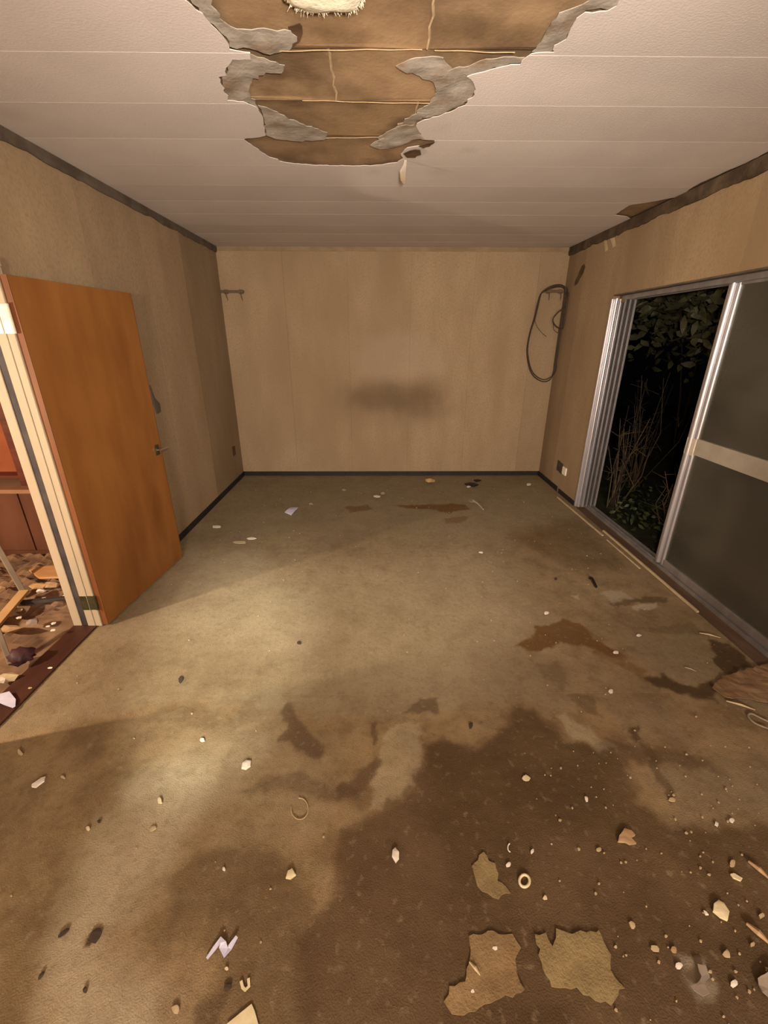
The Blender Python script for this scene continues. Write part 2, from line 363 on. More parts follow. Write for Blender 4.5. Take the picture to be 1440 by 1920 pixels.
RUST = [
 ([(965,1207),(1005,1193),(1005,1175),(1050,1164),(1090,1172),(1112,1200),(1165,1228),(1140,1230),(1100,1212),(1050,1199),(1042,1216),(1000,1221)], 0.011, 0.95),
 ([(648,950),(690,946),(702,955),(660,961)], 0.0165, 0.75),
 ([(740,946),(870,944),(882,954),(840,962),(810,955),(760,953)], 0.0165, 0.938),
 ([(830,969),(878,968),(872,980),(838,979)], 0.0165, 0.625),
 ([(960,1000),(1040,985),(1090,1010),(1000,1040)], 0.15, 0.3),
 ([(1120,1210),(1210,1260),(1200,1270),(1110,1225)], 0.011, 0.5),
]
PALE = [
 ([(40,2500),(90,1800),(170,1570),(230,1470),(330,1420),(400,1440),(400,1500),(350,1560),(322,1640),(210,1740),(190,1800),(300,1840),(340,2500)], 0.07, 0.55),  # band of light beside the viewer painted pale, partly cleaner carpet
 ([(735,1360),(792,1352),(782,1480),(705,1508),(690,1512),(700,1440)], 0.011, 0.375),
 ([(1040,1335),(1062,1330),(1125,1385),(1160,1405),(1130,1412),(1070,1385)], 0.00825, 0.375),
 ([(350,1030),(480,1040),(560,1120),(545,1220),(400,1212),(250,1180)], 0.2, 0.35),
 ([(560,1060),(900,1040),(1000,1160),(900,1290),(580,1295)], 0.3, 0.22),
 ([(330,1400),(500,1350),(640,1420),(560,1560),(420,1560)], 0.15, 0.25),
]
GREY = [
 ([(1170,1200),(1300,1180),(1345,1240),(1310,1280),(1230,1260)], 0.08, 0.6),
 ([(1130,1300),(1250,1310),(1300,1400),(1200,1390)], 0.08, 0.4),
 ([(1200,1440),(1700,1400),(1700,1560),(1280,1530)], 0.1, 0.55),
 ([(1180,1760),(1700,1700),(1700,2500),(1180,2500)], 0.1, 0.35),
 ([(470,900),(1000,900),(1060,960),(900,1000),(380,1010)], 0.25, 0.5),
]
CHALK = [
 ([(1125,1112),(1165,1103),(1185,1125),(1150,1130)], 0.011, 0.5),
 ([(1185,1140),(1225,1128),(1230,1143),(1200,1146)], 0.00825, 0.688),
 ([(1070,1118),(1090,1116),(1085,1125)], 0.0055, 0.625),
 ([(1290,1800),(1330,1810),(1340,1870),(1310,1880)], 0.011, 0.375),
]
def field(X, Y, specs):
    out = np.zeros_like(X)
    for poly, soft, st in specs:
        P = np.array([tuple(q) for q in FL(poly)]); n = len(P); d2 = np.full_like(X, 1e9); ins = np.zeros(X.shape, bool)
        for i in range(n):
            a = P[i]; b = P[(i+1) % n]; e = b-a; t = np.clip(((X-a[0])*e[0]+(Y-a[1])*e[1])/(e@e), 0, 1)
            d2 = np.minimum(d2, (X-a[0]-t*e[0])**2+(Y-a[1]-t*e[1])**2)
            if a[1] != b[1]:
                ins ^= ((a[1] > Y) != (b[1] > Y)) & (X < (b[0]-a[0])*(Y-a[1])/(b[1]-a[1])+a[0])
        sd = np.where(ins, 1, -1)*np.sqrt(d2); t = np.clip(.5+sd/(2*soft), 0, 1); t = t*t*(3-2*t)*st
        out = 1-(1-out)*(1-t)
    return out
def carpet(name, xs, ys, mt, label):
    nx, ny = len(xs), len(ys); V = []; wx = np.zeros(nx*ny); wy = np.zeros(nx*ny); k = 0
    for y in ys:
        for x in xs:
            a = noise.noise_vector(Vector((x*6, y*6, 1))); b = noise.noise_vector(Vector((x*20, y*20, 5)))*1.25+noise.noise_vector(Vector((x*55, y*55, 9)))*.6
            wx[k] = x+a.x*.035+b.x*.016; wy[k] = y+a.y*.035+b.y*.016; k += 1
            V.append((x, y, noise.noise(Vector((x*4, y*4, 3)))*.0025+noise.noise(Vector((x*40, y*40, 3)))*.0012-.003))
    Fc = [(j*nx+i, j*nx+i+1, (j+1)*nx+i+1, (j+1)*nx+i) for j in range(ny-1) for i in range(nx-1)]
    # turned-down border so that the sheet has thickness
    rim = [i for i in range(nx)]+[j*nx+nx-1 for j in range(1, ny)]+[(ny-1)*nx+i for i in range(nx-2, -1, -1)]+[j*nx for j in range(ny-2, 0, -1)]
    n0 = len(V); m_ = len(rim); V += [V[i] for i in rim]; V += [(V[i][0], V[i][1], -.0115) for i in rim]
    Fc += [(n0+(i+1) % m_, n0+i, n0+m_+i, n0+m_+(i+1) % m_) for i in range(m_)]
    me = bpy.data.meshes.new(name); me.from_pydata(V, [], Fc); me.update()
    for an, sp in (('brown', BROWN), ('wet', WET_AND_SHADOW), ('rust', RUST), ('pale', PALE), ('grey', GREY), ('chalk', CHALK)):
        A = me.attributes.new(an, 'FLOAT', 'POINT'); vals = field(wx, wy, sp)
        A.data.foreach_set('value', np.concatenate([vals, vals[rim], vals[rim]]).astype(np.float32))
    o = link(name, me, mt, floor, smooth=True); o['label'] = label; return o
XS = np.arange(-L, R+.001, .0095); XS[-1] = R
carpet('carpet_sheet', XS, np.linspace(1.5405, D, 290), M_cfar, 'dry olive-beige carpet covering the far part of the floor')
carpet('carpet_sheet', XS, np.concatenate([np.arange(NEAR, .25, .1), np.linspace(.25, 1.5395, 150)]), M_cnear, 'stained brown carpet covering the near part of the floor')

# ------------------------------------------------------------------ walls
WT = .12
DY0, DY1, DZ = 1.20, 2.10, 1.83                 # doorway in the left wall
wl = MB(); wl.box((-L-WT, DY1, -.012), (-L-.004, D, H)); wl.box((-L-WT, DY0, DZ), (-L-.004, DY1, H)); wl.box((-L-WT, NEAR, -.012), (-L-.004, DY0, H))
wall_left = wl.build('wall_left', M_hallwall); tag(wall_left, 'papered left wall with the doorway', kind='structure')
def strip(par, a, b, i): return box('wallpaper_drop', a, b, WP[i], par)
g = .0008
for y0, y1, i in ((2.10, 2.80, 0), (2.80, 3.46, 1), (3.46, 4.12, 0), (4.12, 4.78, 3), (4.78, D, 3)):
    strip(wall_left, (-L-.004, y0+g, 0), (-L, y1-g, H), i)
strip(wall_left, (-L-.004, 1.48, DZ), (-L, 2.10-g, H), 2); strip(wall_left, (-L-.004, DY0, DZ), (-L, 1.48-g, H), 0)
for y0 in (-2.6, -1.94, -1.28, -.62, .04): strip(wall_left, (-L-.004, y0+g, 0), (-L, y0+.66-g, H), 0)
strip(wall_left, (-L-.004, .70, 0), (-L, DY0, H), 1)

wall_back = box('wall_back', (-L-WT, D+.004, -.012), (R+.2, D+.12, H), M_hallwall); tag(wall_back, 'papered far wall with a dark smudge', kind='structure')
M_wallsmudge = None
def smudge_material():
    """far-wall paper: soot smudge left behind by a heater, with the paler rectangle above it"""
    M = wallpaper('wallpaper_far', 1.02).copy(); M.name = 'wallpaper_smudged'; nt = M.node_tree; b = nt.nodes['Principled BSDF']
    src = b.inputs['Base Color'].links[0].from_socket
    tc = nt.nodes.new('ShaderNodeTexCoord'); nz = nt.nodes.new('ShaderNodeTexNoise'); nz.inputs['Scale'].default_value = 4
    nt.links.new(tc.outputs['Object'], nz.inputs['Vector'])
    def blob(cx, cz, rx, rz, inner):
        mp = nt.nodes.new('ShaderNodeMapping'); mp.inputs['Location'].default_value = (-cx/rx, 0, -cz/rz); mp.inputs['Scale'].default_value = (1/rx, 0, 1/rz)
        nt.links.new(tc.outputs['Object'], mp.inputs[0])
        ln = nt.nodes.new('ShaderNodeVectorMath'); ln.operation = 'LENGTH'; nt.links.new(mp.outputs[0], ln.inputs[0])
        ad = nt.nodes.new('ShaderNodeMath'); ad.operation = 'MULTIPLY_ADD'; nt.links.new(nz.outputs[0], ad.inputs[0]); ad.inputs[1].default_value = .5; nt.links.new(ln.outputs['Value'], ad.inputs[2])
        mr = nt.nodes.new('ShaderNodeMapRange'); mr.inputs[1].default_value = 1.25; mr.inputs[2].default_value = inner; mr.interpolation_type = 'SMOOTHSTEP'
        nt.links.new(ad.outputs[0], mr.inputs[0]); return mr.outputs[0]
    def mix(fac, k, a, c):
        mu = nt.nodes.new('ShaderNodeMath'); mu.operation = 'MULTIPLY'; mu.inputs[1].default_value = k; nt.links.new(fac, mu.inputs[0])
        x = nt.nodes.new('ShaderNodeMix'); x.data_type = 'RGBA'; nt.links.new(mu.outputs[0], x.inputs[0]); nt.links.new(a, x.inputs[6]); x.inputs[7].default_value = rgb(c); return x.outputs[2]
    c = mix(blob(.22, 1.34, .70, .36, .75), .40, src, (.37, .285, .205))
    c = mix(blob(.20, .86, .95, .40, .2), .45, c, (.15, .10, .05))
    c = mix(blob(-.10, .93, .55, .26, .2), .60, c, (.11, .07, .032))
    c = mix(blob(.40, .95, .62, .30, .2), .60, c, (.11, .07, .032))
    c = mix(blob(.45, .78, .50, .24, .2), .40, c, (.13, .085, .04))
    nt.links.new(c, b.inputs['Base Color']); return M
M_smud = smudge_material()
xb = [-L, -.99, -.33, .33, .99, 1.65, R]
for i in range(6):
    o = box('wallpaper_drop', (xb[i]+g, D, 0), (xb[i+1]-g, D+.004, H), M_smud if i < 5 else WP[1], wall_back)

WX = 2.131                                        # outer face of the right wall
WY0, WY1, WZ = 0.25, 3.93, 1.884                 # sliding-door opening
wr = MB(); wr.box((R+.004, WY1, -.012), (WX, D, H)); wr.box((R+.004, WY0, WZ), (WX, WY1, H)); wr.box((R+.004, NEAR, -.012), (WX, WY0, H))
wall_right = wr.build('wall_right', M_hallwall); tag(wall_right, 'papered right wall with the sliding-door opening', kind='structure')
for y0, y1, z0, i in ((4.59, D, 0, 3), (WY1, 4.59, 0, 1), (3.27, WY1, WZ, 1), (2.61, 3.27, WZ, 0), (1.95, 2.61, WZ, 1), (1.29, 1.95, WZ, 0), (.63, 1.29, WZ, 1), (WY0, .63, WZ, 0), (-.5, WY0, 0, 1), (-1.2, -.5, 0, 0), (-1.9, -1.2, 0, 1), (NEAR, -1.9, 0, 0)):
    strip(wall_right, (R, y0+g, z0), (R+.004, y1-g, H), i)
wf = box('wall_front', (-L-WT, NEAR-.12, -.012), (WX, NEAR, H), WP[0]); tag(wf, 'papered wall behind the viewer', kind='structure')

# ------------------------------------------------------------------ ceiling
Z1 = lambda pts: [(330+x*.5903, y*.5903) for x, y in pts]
HOLE = CE(Z1([(30,5),(80,45),(130,95),(160,130),(170,158),(235,168),(238,190),(180,190),(160,215),(160,240),(135,245),(150,280),(165,320),(215,325),(255,340),(275,370),(280,400),(285,432),(215,442),(245,465),(290,495),(340,515),(400,522),(480,526),(560,527),(640,525),(700,516),(722,503),(712,490),(735,470),(770,465),(815,455),(825,448),(785,442),(775,420),(760,400),(775,385),(830,370),(880,350),(915,335),(940,310),(955,285),(945,260),(925,245),(960,235),(1010,220),(1040,212),(1090,205),(1110,185),(1130,170),(1195,168),(1200,145),(1240,125),(1255,90),(1275,60),(1300,40),(1370,35),(1400,20),(1408,0)]))
HOLE += [(.80, 1.50), (.72, 1.25), (.45, 1.08), (.05, 1.02), (-.35, 1.10), (-.58, 1.30), (-.60, 1.50)]
HOLE_R = ragged(HOLE, .010, .018, 3)
SIDE = ragged(CE([(1153,403),(1180,385),(1230,377),(1275,368),(1300,350),(1330,335),(1360,322),(1400,305),(1440,284)]) + [(R+.02, 2.2), (R+.02, 3.9), (1.86, 3.80)], .006, .03, 9)
ceiling = box('ceiling', (-L-WT, NEAR, 2.47), (WX, D+.1, 2.55), M_brown); tag(ceiling, 'white boarded ceiling with a torn hole', kind='structure')
rows = [1.838+.3235*k for k in range(-14, 11)]
for k in range(len(rows)-1):
    y0, y1 = max(rows[k], NEAR), min(rows[k+1], D)
    if y1 <= y0+.01: continue
    y0 += .0011; y1 -= .0011
    rect = [(-L, y0), (R, y0), (R, y1), (-L, y1)]
    bow = random.uniform(-.001, .0015)
    hs = []
    for h in (HOLE_R, SIDE):
        if min(p[1] for p in h) < y1 and max(p[1] for p in h) > y0: hs.append(h)
    mt = M_ceil if k % 3 else M_ceilb
    slope = random.uniform(-.0004, .0003)
    dzf = lambda x, y, y0=y0, s=slope: s*(y-y0)/.32
    if hs:
        me = sheet(rect, hs, H, H+.002, dzf)
        link('ceiling_board', me, mt, ceiling)
    else:
        MB().prism(rect, H, H+.009, dzf).build('ceiling_board', mt, ceiling)
# brown backing boards seen through the hole: staggered joints, each row hanging a little
RB = [.868, 1.1915, 1.515, 1.838, 2.1615, 2.485, 2.90]
for k in range(6):
    y0, y1 = RB[k]+.001, RB[k+1]-.001
    jx = .156 if k % 2 == 0 else -.165
    for x0, x1 in (((-.95, jx-.001), (jx+.001, 1.05)) if k < 5 else ((-.95, 1.05),)):
        def dz(x, y, y0=y0, y1=y1): 
            t = (y-y0)/(y1-y0); return .020-.016*t*t+.003*math.sin(x*7+y0*9)
        me = sheet([(x0, y0), (x1, y0), (x1, y1), (x0, y1)], [], H+.007, H+.015, dz, .05)
        link('backing_board', me, M_brown if (k+(x0 < 0)) % 2 else M_brown2, ceiling, smooth=False)
    if k in (2, 3, 4):
        xs_ = jx
        pts = [(xs_+.004*math.sin(y*60), y, H+.007+.020-.016*((y-y0)/(y1-y0))**2-.001+.003*math.sin(xs_*7+y0*9)) for y in np.linspace(y0+.01, y1-.004, 8)]
        if k == 4: pts = pts[:4]
        MB().tube(pts, .0045, 5).build('glue_ridge', M_ridge, ceiling)
for y, xa, xb_ in ((1.838, -.32, .14), (1.838, .18, .44), (2.1615, -.30, .22), (2.485, -.45, .10)):
    MB().tube([(x, y+.002*math.sin(x*40), H+.0085+.003*math.sin(x*7+(y-.3235)*9)) for x in np.linspace(xa, xb_, 14)], .0015, 5).build('glue_ridge', M_ridge, ceiling)
# exposed brown panel along the right wall
link('backing_board', sheet([(1.70, 2.0), (R-.001, 2.0), (R-.001, 3.92), (1.70, 3.92)], [], H+.012, H+.02, lambda x, y: .004*math.sin(y*5), .1), M_brown2, ceiling)
# torn grey lining paper clinging round the hole
def shred(z1pts, mt, drop, seed, zoff=0):
    poly = ragged(CE(Z1(z1pts)), .012, .016, seed)
    dz = lambda x, y: noise.noise(Vector((x*14+seed, y*14, 0)))*drop
    me = sheet(poly, [], H+zoff-.0005, H+zoff+.0015, dz, .02)
    return link('torn_lining_paper', me, mt, ceiling)
shred([(28,-10),(80,45),(130,95),(165,135),(172,156),(236,164),(300,180),(345,172),(385,140),(365,105),(300,95),(240,100),(170,92),(135,50),(105,-10)], M_grey, .006, 1, .004)
shred([(185,192),(240,182),(300,196),(345,215),(335,240),(285,235),(245,255),(232,300),(262,345),(215,328),(165,320),(150,285),(142,248),(162,238),(165,215)], M_grey, .006, 2, .004)
shred([(262,338),(300,350),(360,380),(430,405),(480,425),(470,448),(400,452),(330,445),(286,432),(282,400),(276,370)], M_grey, .005, 3, .003)
shred([(698,218),(760,188),(850,190),(872,222),(930,247),(953,285),(938,312),(880,350),(830,368),(775,384),(715,430),(650,455),(640,440),(700,405),(760,362),(800,335),(832,300),(815,262),(745,240)], M_grey, .006, 4, .004)
shred([(1130,172),(1196,167),(1200,145),(1240,125),(1256,90),(1276,60),(1300,40),(1370,34),(1402,20),(1410,-10),(1330,-10),(1290,20),(1215,45),(1190,75),(1165,130)], M_grey, .006, 5, .004)
shred([(868,226),(925,247),(960,236),(1010,221),(1090,204),(1108,186),(1040,182),(985,196),(930,216)], M_grey, .005, 6, .004)
shred([(620,462),(680,425),(715,396),(758,398),(778,424),(786,440),(740,452),(690,475),(650,474)], M_grey, .008, 7, .002)
shred([(360,100),(395,85),(400,130),(372,160),(352,150)], M_tear, .004, 8, .008)
def hang(pts, w, mt, name='hanging_scrap'):
    b = MB()
    for s in (0, 1):
        pass
    V = []; 
    for i, (x, y, z, ww) in enumerate(pts): V += [(x-ww, y, z), (x+ww, y, z), (x+ww, y+.002, z), (x-ww, y+.002, z)]
    n = len(pts); Fc = [(0,1,2,3), tuple(4*(n-1)+k for k in (3,2,1,0))]
    for i in range(n-1):
        for k in range(4): Fc.append((4*i+k, 4*i+(k+1) % 4, 4*i+4+(k+1) % 4, 4*i+4+k))
    b.add(V, Fc); return b.build(name, mt, ceiling)
p = at((757, 300), 2, H)
hang([(p.x+.01, p.y, H+.004, .006), (p.x+.006, p.y, H-.02, .008), (p.x-.004, p.y+.004, H-.045, .016), (p.x-.002, p.y+.004, H-.085, .012), (p.x+.004, p.y, H-.10, .004)], 0, M_grey)
shred([(724,482),(745,470),(772,470),(778,482),(760,492),(735,494)], M_tear, .006, 11, -.010)
shred([(772,462),(800,450),(826,447),(805,462),(785,468)], M_tear, .006, 12, -.006)
# long faint scuffs are in the paint; a clump of insulation wool bulges through the hole
wp = at((615, 8), 2, H)
bm = bmesh.new(); bmesh.ops.create_icosphere(bm, subdivisions=4, radius=1)
for v in bm.verts:
    d = v.co.copy(); n_ = noise.noise(d*2.2)*.10+noise.noise(d*6)*.06
    sq = lambda t: math.copysign(abs(t)**.7, t)
    v.co = Vector((sq(d.x)*.112, sq(d.y)*.10, d.z*.035))*(1+n_)
me = bpy.data.meshes.new('insulation_clump'); bm.to_mesh(me); bm.free()
cl = link('insulation_clump', me, M_wool, smooth=True); cl.location = (wp.x-.004, wp.y-.098, H-.004)
tag(cl, 'cream fluffy clump bulging out of the torn ceiling hole', 'insulation')
fb = MB()
for i in range(1500):
    a = random.uniform(0, 2*math.pi); q = Vector((math.copysign(abs(math.cos(a))**.7, math.cos(a))*.104, math.copysign(abs(math.sin(a))**.7, math.sin(a))*.093, random.uniform(-.018, .012)))
    e = q*random.uniform(1.02, 1.06); e += Vector((random.gauss(0, .004), random.gauss(0, .004), random.uniform(-.008, .004)))
    fb.tube([cl.location+q, cl.location+(q+e)/2+Vector((0, 0, .002)), cl.location+e], [.0006, .0005, .0003], 3)
o = fb.build('fringe', M_wool, cl); o['kind'] = 'stuff'

# ------------------------------------------------------------------ mouldings and baseboards
def crown(name, pts, mt, label):
    """pts: list of (base point on wall line, lower z, projection) along the wall, giving a chipped lower edge"""
def chipped(name, axis, s0, s1, wallpos, inward, z0, amp, proj, mt, label, seed):
    n = int((s1-s0)/.04); V = []; Fc = []
    for i in range(n+1):
        s = s0+(s1-s0)*i/n; zl = z0+max(0, noise.noise(Vector((s*5, seed, 0)))+.1)*amp+noise.noise(Vector((s*19, seed, 0)))*amp*.4
        w = wallpos; q = wallpos+inward*proj; q2 = wallpos+inward*proj*.6
        ring = [(w, zl), (q2, zl), (q, zl+.018), (q, H-.0005), (w, H-.0005)]
        for a, z in ring: V.append((a, s, z) if axis == 'y' else (s, a, z))
    for i in range(n):
        for k in range(5): Fc.append((5*i+k, 5*i+(k+1) % 5, 5*i+5+(k+1) % 5, 5*i+5+k))
    Fc += [tuple(range(5)), tuple(5*n+k for k in (4,3,2,1,0))]
    o = MB().add(V, Fc).build(name, mt); return tag(o, label, kind='structure')
chipped('trim_1', 'y', NEAR, D, -L, 1, 2.346, .018, .016, M_crown, 'chipped dark moulding along the top of the left wall', 1)
chipped('trim_2', 'y', NEAR, D, R, -1, 2.325, .026, .020, M_crownd, 'chipped dark moulding along the top of the right wall', 2)
chipped('trim_3', 'x', -L+.02, R-.02, D, -1, 2.362, .004, .012, M_crownb, 'thin tan moulding along the top of the far wall', 3)
def base(name, a, b, label): tag(box(name, a, b, M_black, bev=.003), label, kind='structure')
base('baseboard_left', (-L, 2.16, -.002), (-L+.010, D, .052), 'black baseboard along the left wall')
base('baseboard_back', (-L+.010, D-.010, -.002), (R-.010, D, .050), 'black baseboard along the far wall')
base('baseboard_right', (R-.010, 4.40, -.002), (R, D-.002, .052), 'short black baseboard in the right far corner')
base('baseboard_right', (R-.009, 3.96, -.002), (R, 4.36, .046), 'short black baseboard beside the aluminium jamb')

# ------------------------------------------------------------------ hinged door and its frame
fr = empty('trim_4', (-1.69, 2.08, 0)); tag(fr, 'cream painted door frame in the left wall', kind='structure')
box('jamb_board', (-1.775, 2.062, 0), (-1.728, 2.102, DZ), M_jamb, fr, bev=.003)
box('jamb_groove', (-1.728, 2.067, 0), (-1.690, 2.100, DZ), M_groove, fr)
box('jamb_stop', (-1.689, 2.058, 0), (-1.648, 2.102, DZ), M_jamb, fr, bev=.003)
box('jamb_casing', (-1.647, 2.061, 0.0), (-1.612, 2.098, DZ), M_jamb, fr, bev=.004)
box('jamb_board', (-1.775, 1.195, 0), (-1.612, 1.235, DZ), M_jamb, fr, bev=.003)
box('head_board', (-1.775, 1.195, DZ), (-1.612, 2.102, DZ+.035), M_jamb, fr, bev=.003)
def hinge(z0, z1, mt, nm):
    box(nm, (-1.688, 2.0545, z0), (-1.652, 2.0585, z1), mt, fr, bev=.001)
    box(nm, (-1.648, 2.0565, z0), (-1.610, 2.0605, z1), mt, fr, bev=.001)
    MB().tube([(-1.606, 2.058, z0), (-1.606, 2.058, z1)], .007, 10).build('hinge_pin', mt, fr)
hinge(1.565, 1.685, M_steel, 'hinge_plate'); hinge(.115, .205, M_olive, 'hinge_plate')
thr = box('threshold', (-1.775, DY0+.03, -.011), (-1.640, 2.061, .006), M_thr, bev=.003)
thr.name = 'trim_5'; tag(thr, 'dark red-brown wooden threshold in the doorway', kind='structure')

hx, hy = -1.577, 2.066; fx, fy = -1.499, 2.898
dd = Vector((fx-hx, fy-hy, 0)); DW = dd.length; ang = math.atan2(dd.y, dd.x)
door = empty('door_1', (hx, hy, 0)); tag(door, 'plain orange-brown wooden door standing open against the left wall', kind='structure')
door.rotation_euler.z = ang                       # local x runs along the leaf, local -y faces the room
def dpart(mb, name, mt, bev=0, parent=None, smooth=False):
    me = mb.mesh(name)
    if bev: mb.bevel(me, bev, 2)
    me.materials.append(mt)
    if smooth:
        for p_ in me.polygons: p_.use_smooth = True
    o = bpy.data.objects.new(name, me); COL.objects.link(o); o.parent = parent or door; return o
T = .034
dpart(MB().box((.004, 0, .008), (DW-.004, T, 1.797)), 'leaf', M_door, .0015)
dpart(MB().box((0, .0, .008), (.004, T, 1.797)), 'edge_band', M_dooredge)
dpart(MB().box((DW-.004, .0, .008), (DW, T, 1.797)), 'edge_band', M_dooredge)
# lever handle on both faces
hz = .848
for s in (-1, 1):
    f0 = 0 if s < 0 else T
    h = dpart(MB().box((DW-.075, min(f0, f0+s*.006), hz-.035), (DW-.035, max(f0, f0+s*.006), hz+.035)), 'handle_plate', M_olive, .002)
    k = MB().tube([(DW-.055, f0, hz), (DW-.055, f0+s*.022, hz)], .010, 10)
    dpart(k, 'handle_spindle', M_chrome, parent=h, smooth=True)
    k = MB().tube([(DW-.064, f0+s*.030, hz), (DW-.055, f0+s*.032, hz), (DW+.005, f0+s*.034, hz), (DW+.032, f0+s*.032, hz)], [.007, .010, .009, .007], 10)
    dpart(k, 'handle_lever', M_chrome, parent=h, smooth=True)
dpart(MB().box((DW, .008, hz-.05), (DW+.002, T-.008, hz+.05)), 'latch_plate', M_chrome)
dpart(MB().box((DW+.002, .012, hz-.012), (DW+.014, T-.012, hz+.012)), 'latch_bolt', M_chrome, .002)

# ------------------------------------------------------------------ sliding glass door, frame, sill
sf = empty('window_1', (2.05, 3.9, 0)); tag(sf, 'aluminium frame of the wide sliding-door opening', kind='structure')
for x0, x1, y0, mt in ((1.944, 1.972, 3.902, M_alu), (1.972, 1.986, 3.922, M_alud), (1.986, 2.006, 3.896, M_alu), (2.006, 2.028, 3.924, M_groove), (2.028, 2.042, 3.900, M_alud), (2.042, 2.070, 3.924, M_groove), (2.070, 2.084, 3.902, M_alud), (2.084, 2.112, 3.924, M_groove), (2.112, 2.128, 3.904, M_alud)):
    box('jamb_profile', (x0, y0, .012), (x1, 3.930, WZ-.03), mt, sf, bev=.0045 if x1-x0 > .018 else .002)
box('jamb_lip', (1.928, 3.922, .012), (1.944, 3.942, WZ-.03), M_alu, sf, bev=.004)
MB().tube([(1.958, 3.902, .012), (1.958, 3.902, WZ-.03)], .012, 20).build('jamb_bead', M_alu, sf, smooth=True)
box('head_board', (1.938, WY0, WZ-.010), (2.000, WY1, WZ), M_crown, sf)
for x0, x1, z0 in ((2.002, 2.018, -.040), (2.018, 2.038, -.014), (2.038, 2.048, -.040), (2.048, 2.090, -.014), (2.090, 2.100, -.040), (2.100, 2.128, -.014)):
    box('head_track', (x0, WY0, WZ+z0), (x1, WY1, WZ), M_alud, sf)
box('head_cap', (1.99, 3.88, WZ-.06), (2.02, 3.925, WZ-.012), M_brk, sf, bev=.004)
sill = box('trim_6', (R-.002, WY0, -.05), (2.035, WY1, -.002), M_sill, bev=.004); tag(sill, 'worn brown wooden sill along the sliding door', kind='structure')
for x0, x1, z1 in ((2.035, 2.048, .020), (2.048, 2.052, .006), (2.052, 2.062, .030), (2.062, 2.092, .008), (2.092, 2.102, .030), (2.102, 2.150, -.004)):
    box('bottom_track', (x0, WY0, -.05), (x1, WY1, z1), M_alud, sf, bev=.0015)
ZB, ZT = .031, 1.872
pd = empty('door_2', (2.05, 2.74, 0)); tag(pd, 'sliding glass door leaf with aluminium stile and middle rail', kind='structure')
XP0, XP1 = 2.040, 2.072
box('stile', (XP0, 2.735, ZB), (XP1, 2.790, ZT), M_alu, pd, bev=.007, seg=3)
MB().tube([(XP0+.002, 2.752, ZB), (XP0+.002, 2.752, ZT)], .015, 24).build('stile_bead', M_alu, pd, smooth=True)
box('stile_step', (XP0+.008, 2.700, ZB), (XP1-.004, 2.735, ZT), M_alud, pd, bev=.004)
MB().tube([(XP0+.010, 2.710, ZB), (XP0+.010, 2.710, ZT)], .010, 20).build('stile_bead', M_alu, pd, smooth=True)
PY0 = .95
box('stile', (XP0, PY0, ZB), (XP1, PY0+.055, ZT), M_alu, pd, bev=.006)
box('middle_rail', (XP0+.002, PY0+.055, .848), (XP1-.002, 2.700, .952), M_rail, pd, bev=.003)
box('rail_clip', (XP0-.003, 2.700, .838), (XP1, 2.786, .948), M_steel, pd, bev=.004)
box('top_rail', (XP0+.002, PY0+.055, ZT-.04), (XP1-.002, 2.700, ZT), M_alud, pd, bev=.003)
box('bottom_rail', (XP0+.002, PY0+.055, ZB), (XP1-.002, 2.700, ZB+.045), M_alud, pd, bev=.003)
box('glass_pane', (2.054, PY0+.05, .950), (2.058, 2.703, ZT-.035), M_glass, pd)
box('glass_pane', (2.054, PY0+.05, ZB+.04), (2.058, 2.703, .850), M_glass, pd)

# ------------------------------------------------------------------ things on the walls
def bracket(xa, xb_, z, label):
    e = empty('wall_bracket', ((xa+xb_)/2, D, z-.02)); tag(e, label, 'bracket', 'brown brackets on the far wall')
    MB().box((xa, D-.030, z-.012), (xb_, D, z+.012)).build('bar', M_brk, e, bev=.003)
    for x in (xa+.055, xb_-.035):
        MB().box((x-.022, D-.006, z-.022), (x+.022, D, z+.020)).build('mounting_plate', M_brk, e)
        MB().tube([(x, D-.022, z-.010), (x+.006, D-.030, z-.045), (x+.012, D-.016, z-.085)], [.006, .005, .003], 6).build('prong', M_brk, e)
bracket(-1.648, -1.405, 1.993, 'narrow brown bracket with two prongs in the left corner of the far wall')
bracket(1.715, 1.928, 2.004, 'narrow brown bracket holding up the looped cable')
# cable: two turns hanging from the right-hand bracket plus a small inner loop
BK = lambda pts, off: [(lambda q: (min(q.x, R-.012), q.y, q.z))(at(p_, 1, D-off)) for p_ in pts]
def smooth_path(pts, n=6, closed=False):
    P = [Vector(p_) for p_ in pts]; out = []; m_ = len(P)
    for i in range(m_ if closed else m_-1):
        a = P[(i-1) % m_] if closed or i else P[0]; b = P[i]; c = P[(i+1) % m_]; d = P[(i+2) % m_] if closed or i+2 < m_ else P[-1]
        for k in range(n):
            t = k/n; out.append(.5*((2*b)+(c-a)*t+(2*a-5*b+4*c-d)*t*t+(3*b-a-3*c+d)*t**3))
    if not closed: out.append(P[-1])
    return out
K = lambda pts: [(960+x*.2604, 430+y*.2604) for x, y in pts]
loop = K([(240,440),(205,470),(180,550),(160,640),(130,740),(108,860),(118,970),(150,1050),(215,1095),(270,1085),(320,1035),(362,950),(395,830),(420,690),(432,560),(437,470),(410,430),(330,408),(280,420)])
loop2 = K([(250,432),(212,462),(187,560),(164,650),(136,735),(114,860),(126,968),(158,1040),(215,1080),(262,1074),(310,1030),(355,945),(402,800),(425,640),(430,500),(405,425),(330,415),(290,425)])
cb = empty('cable_loop', (1.83, D-.04, 1.1)); tag(cb, 'dark brown electric cable hanging in a long loop on the far wall', 'cable')
MB().tube(smooth_path(BK(loop, .036), 5, True), .0062, 6, closed=True).build('long_loop', M_cable, cb, smooth=True)
MB().tube(smooth_path(BK(loop2, .085), 5, True), .0055, 6, closed=True).build('long_loop', M_cable, cb, smooth=True)
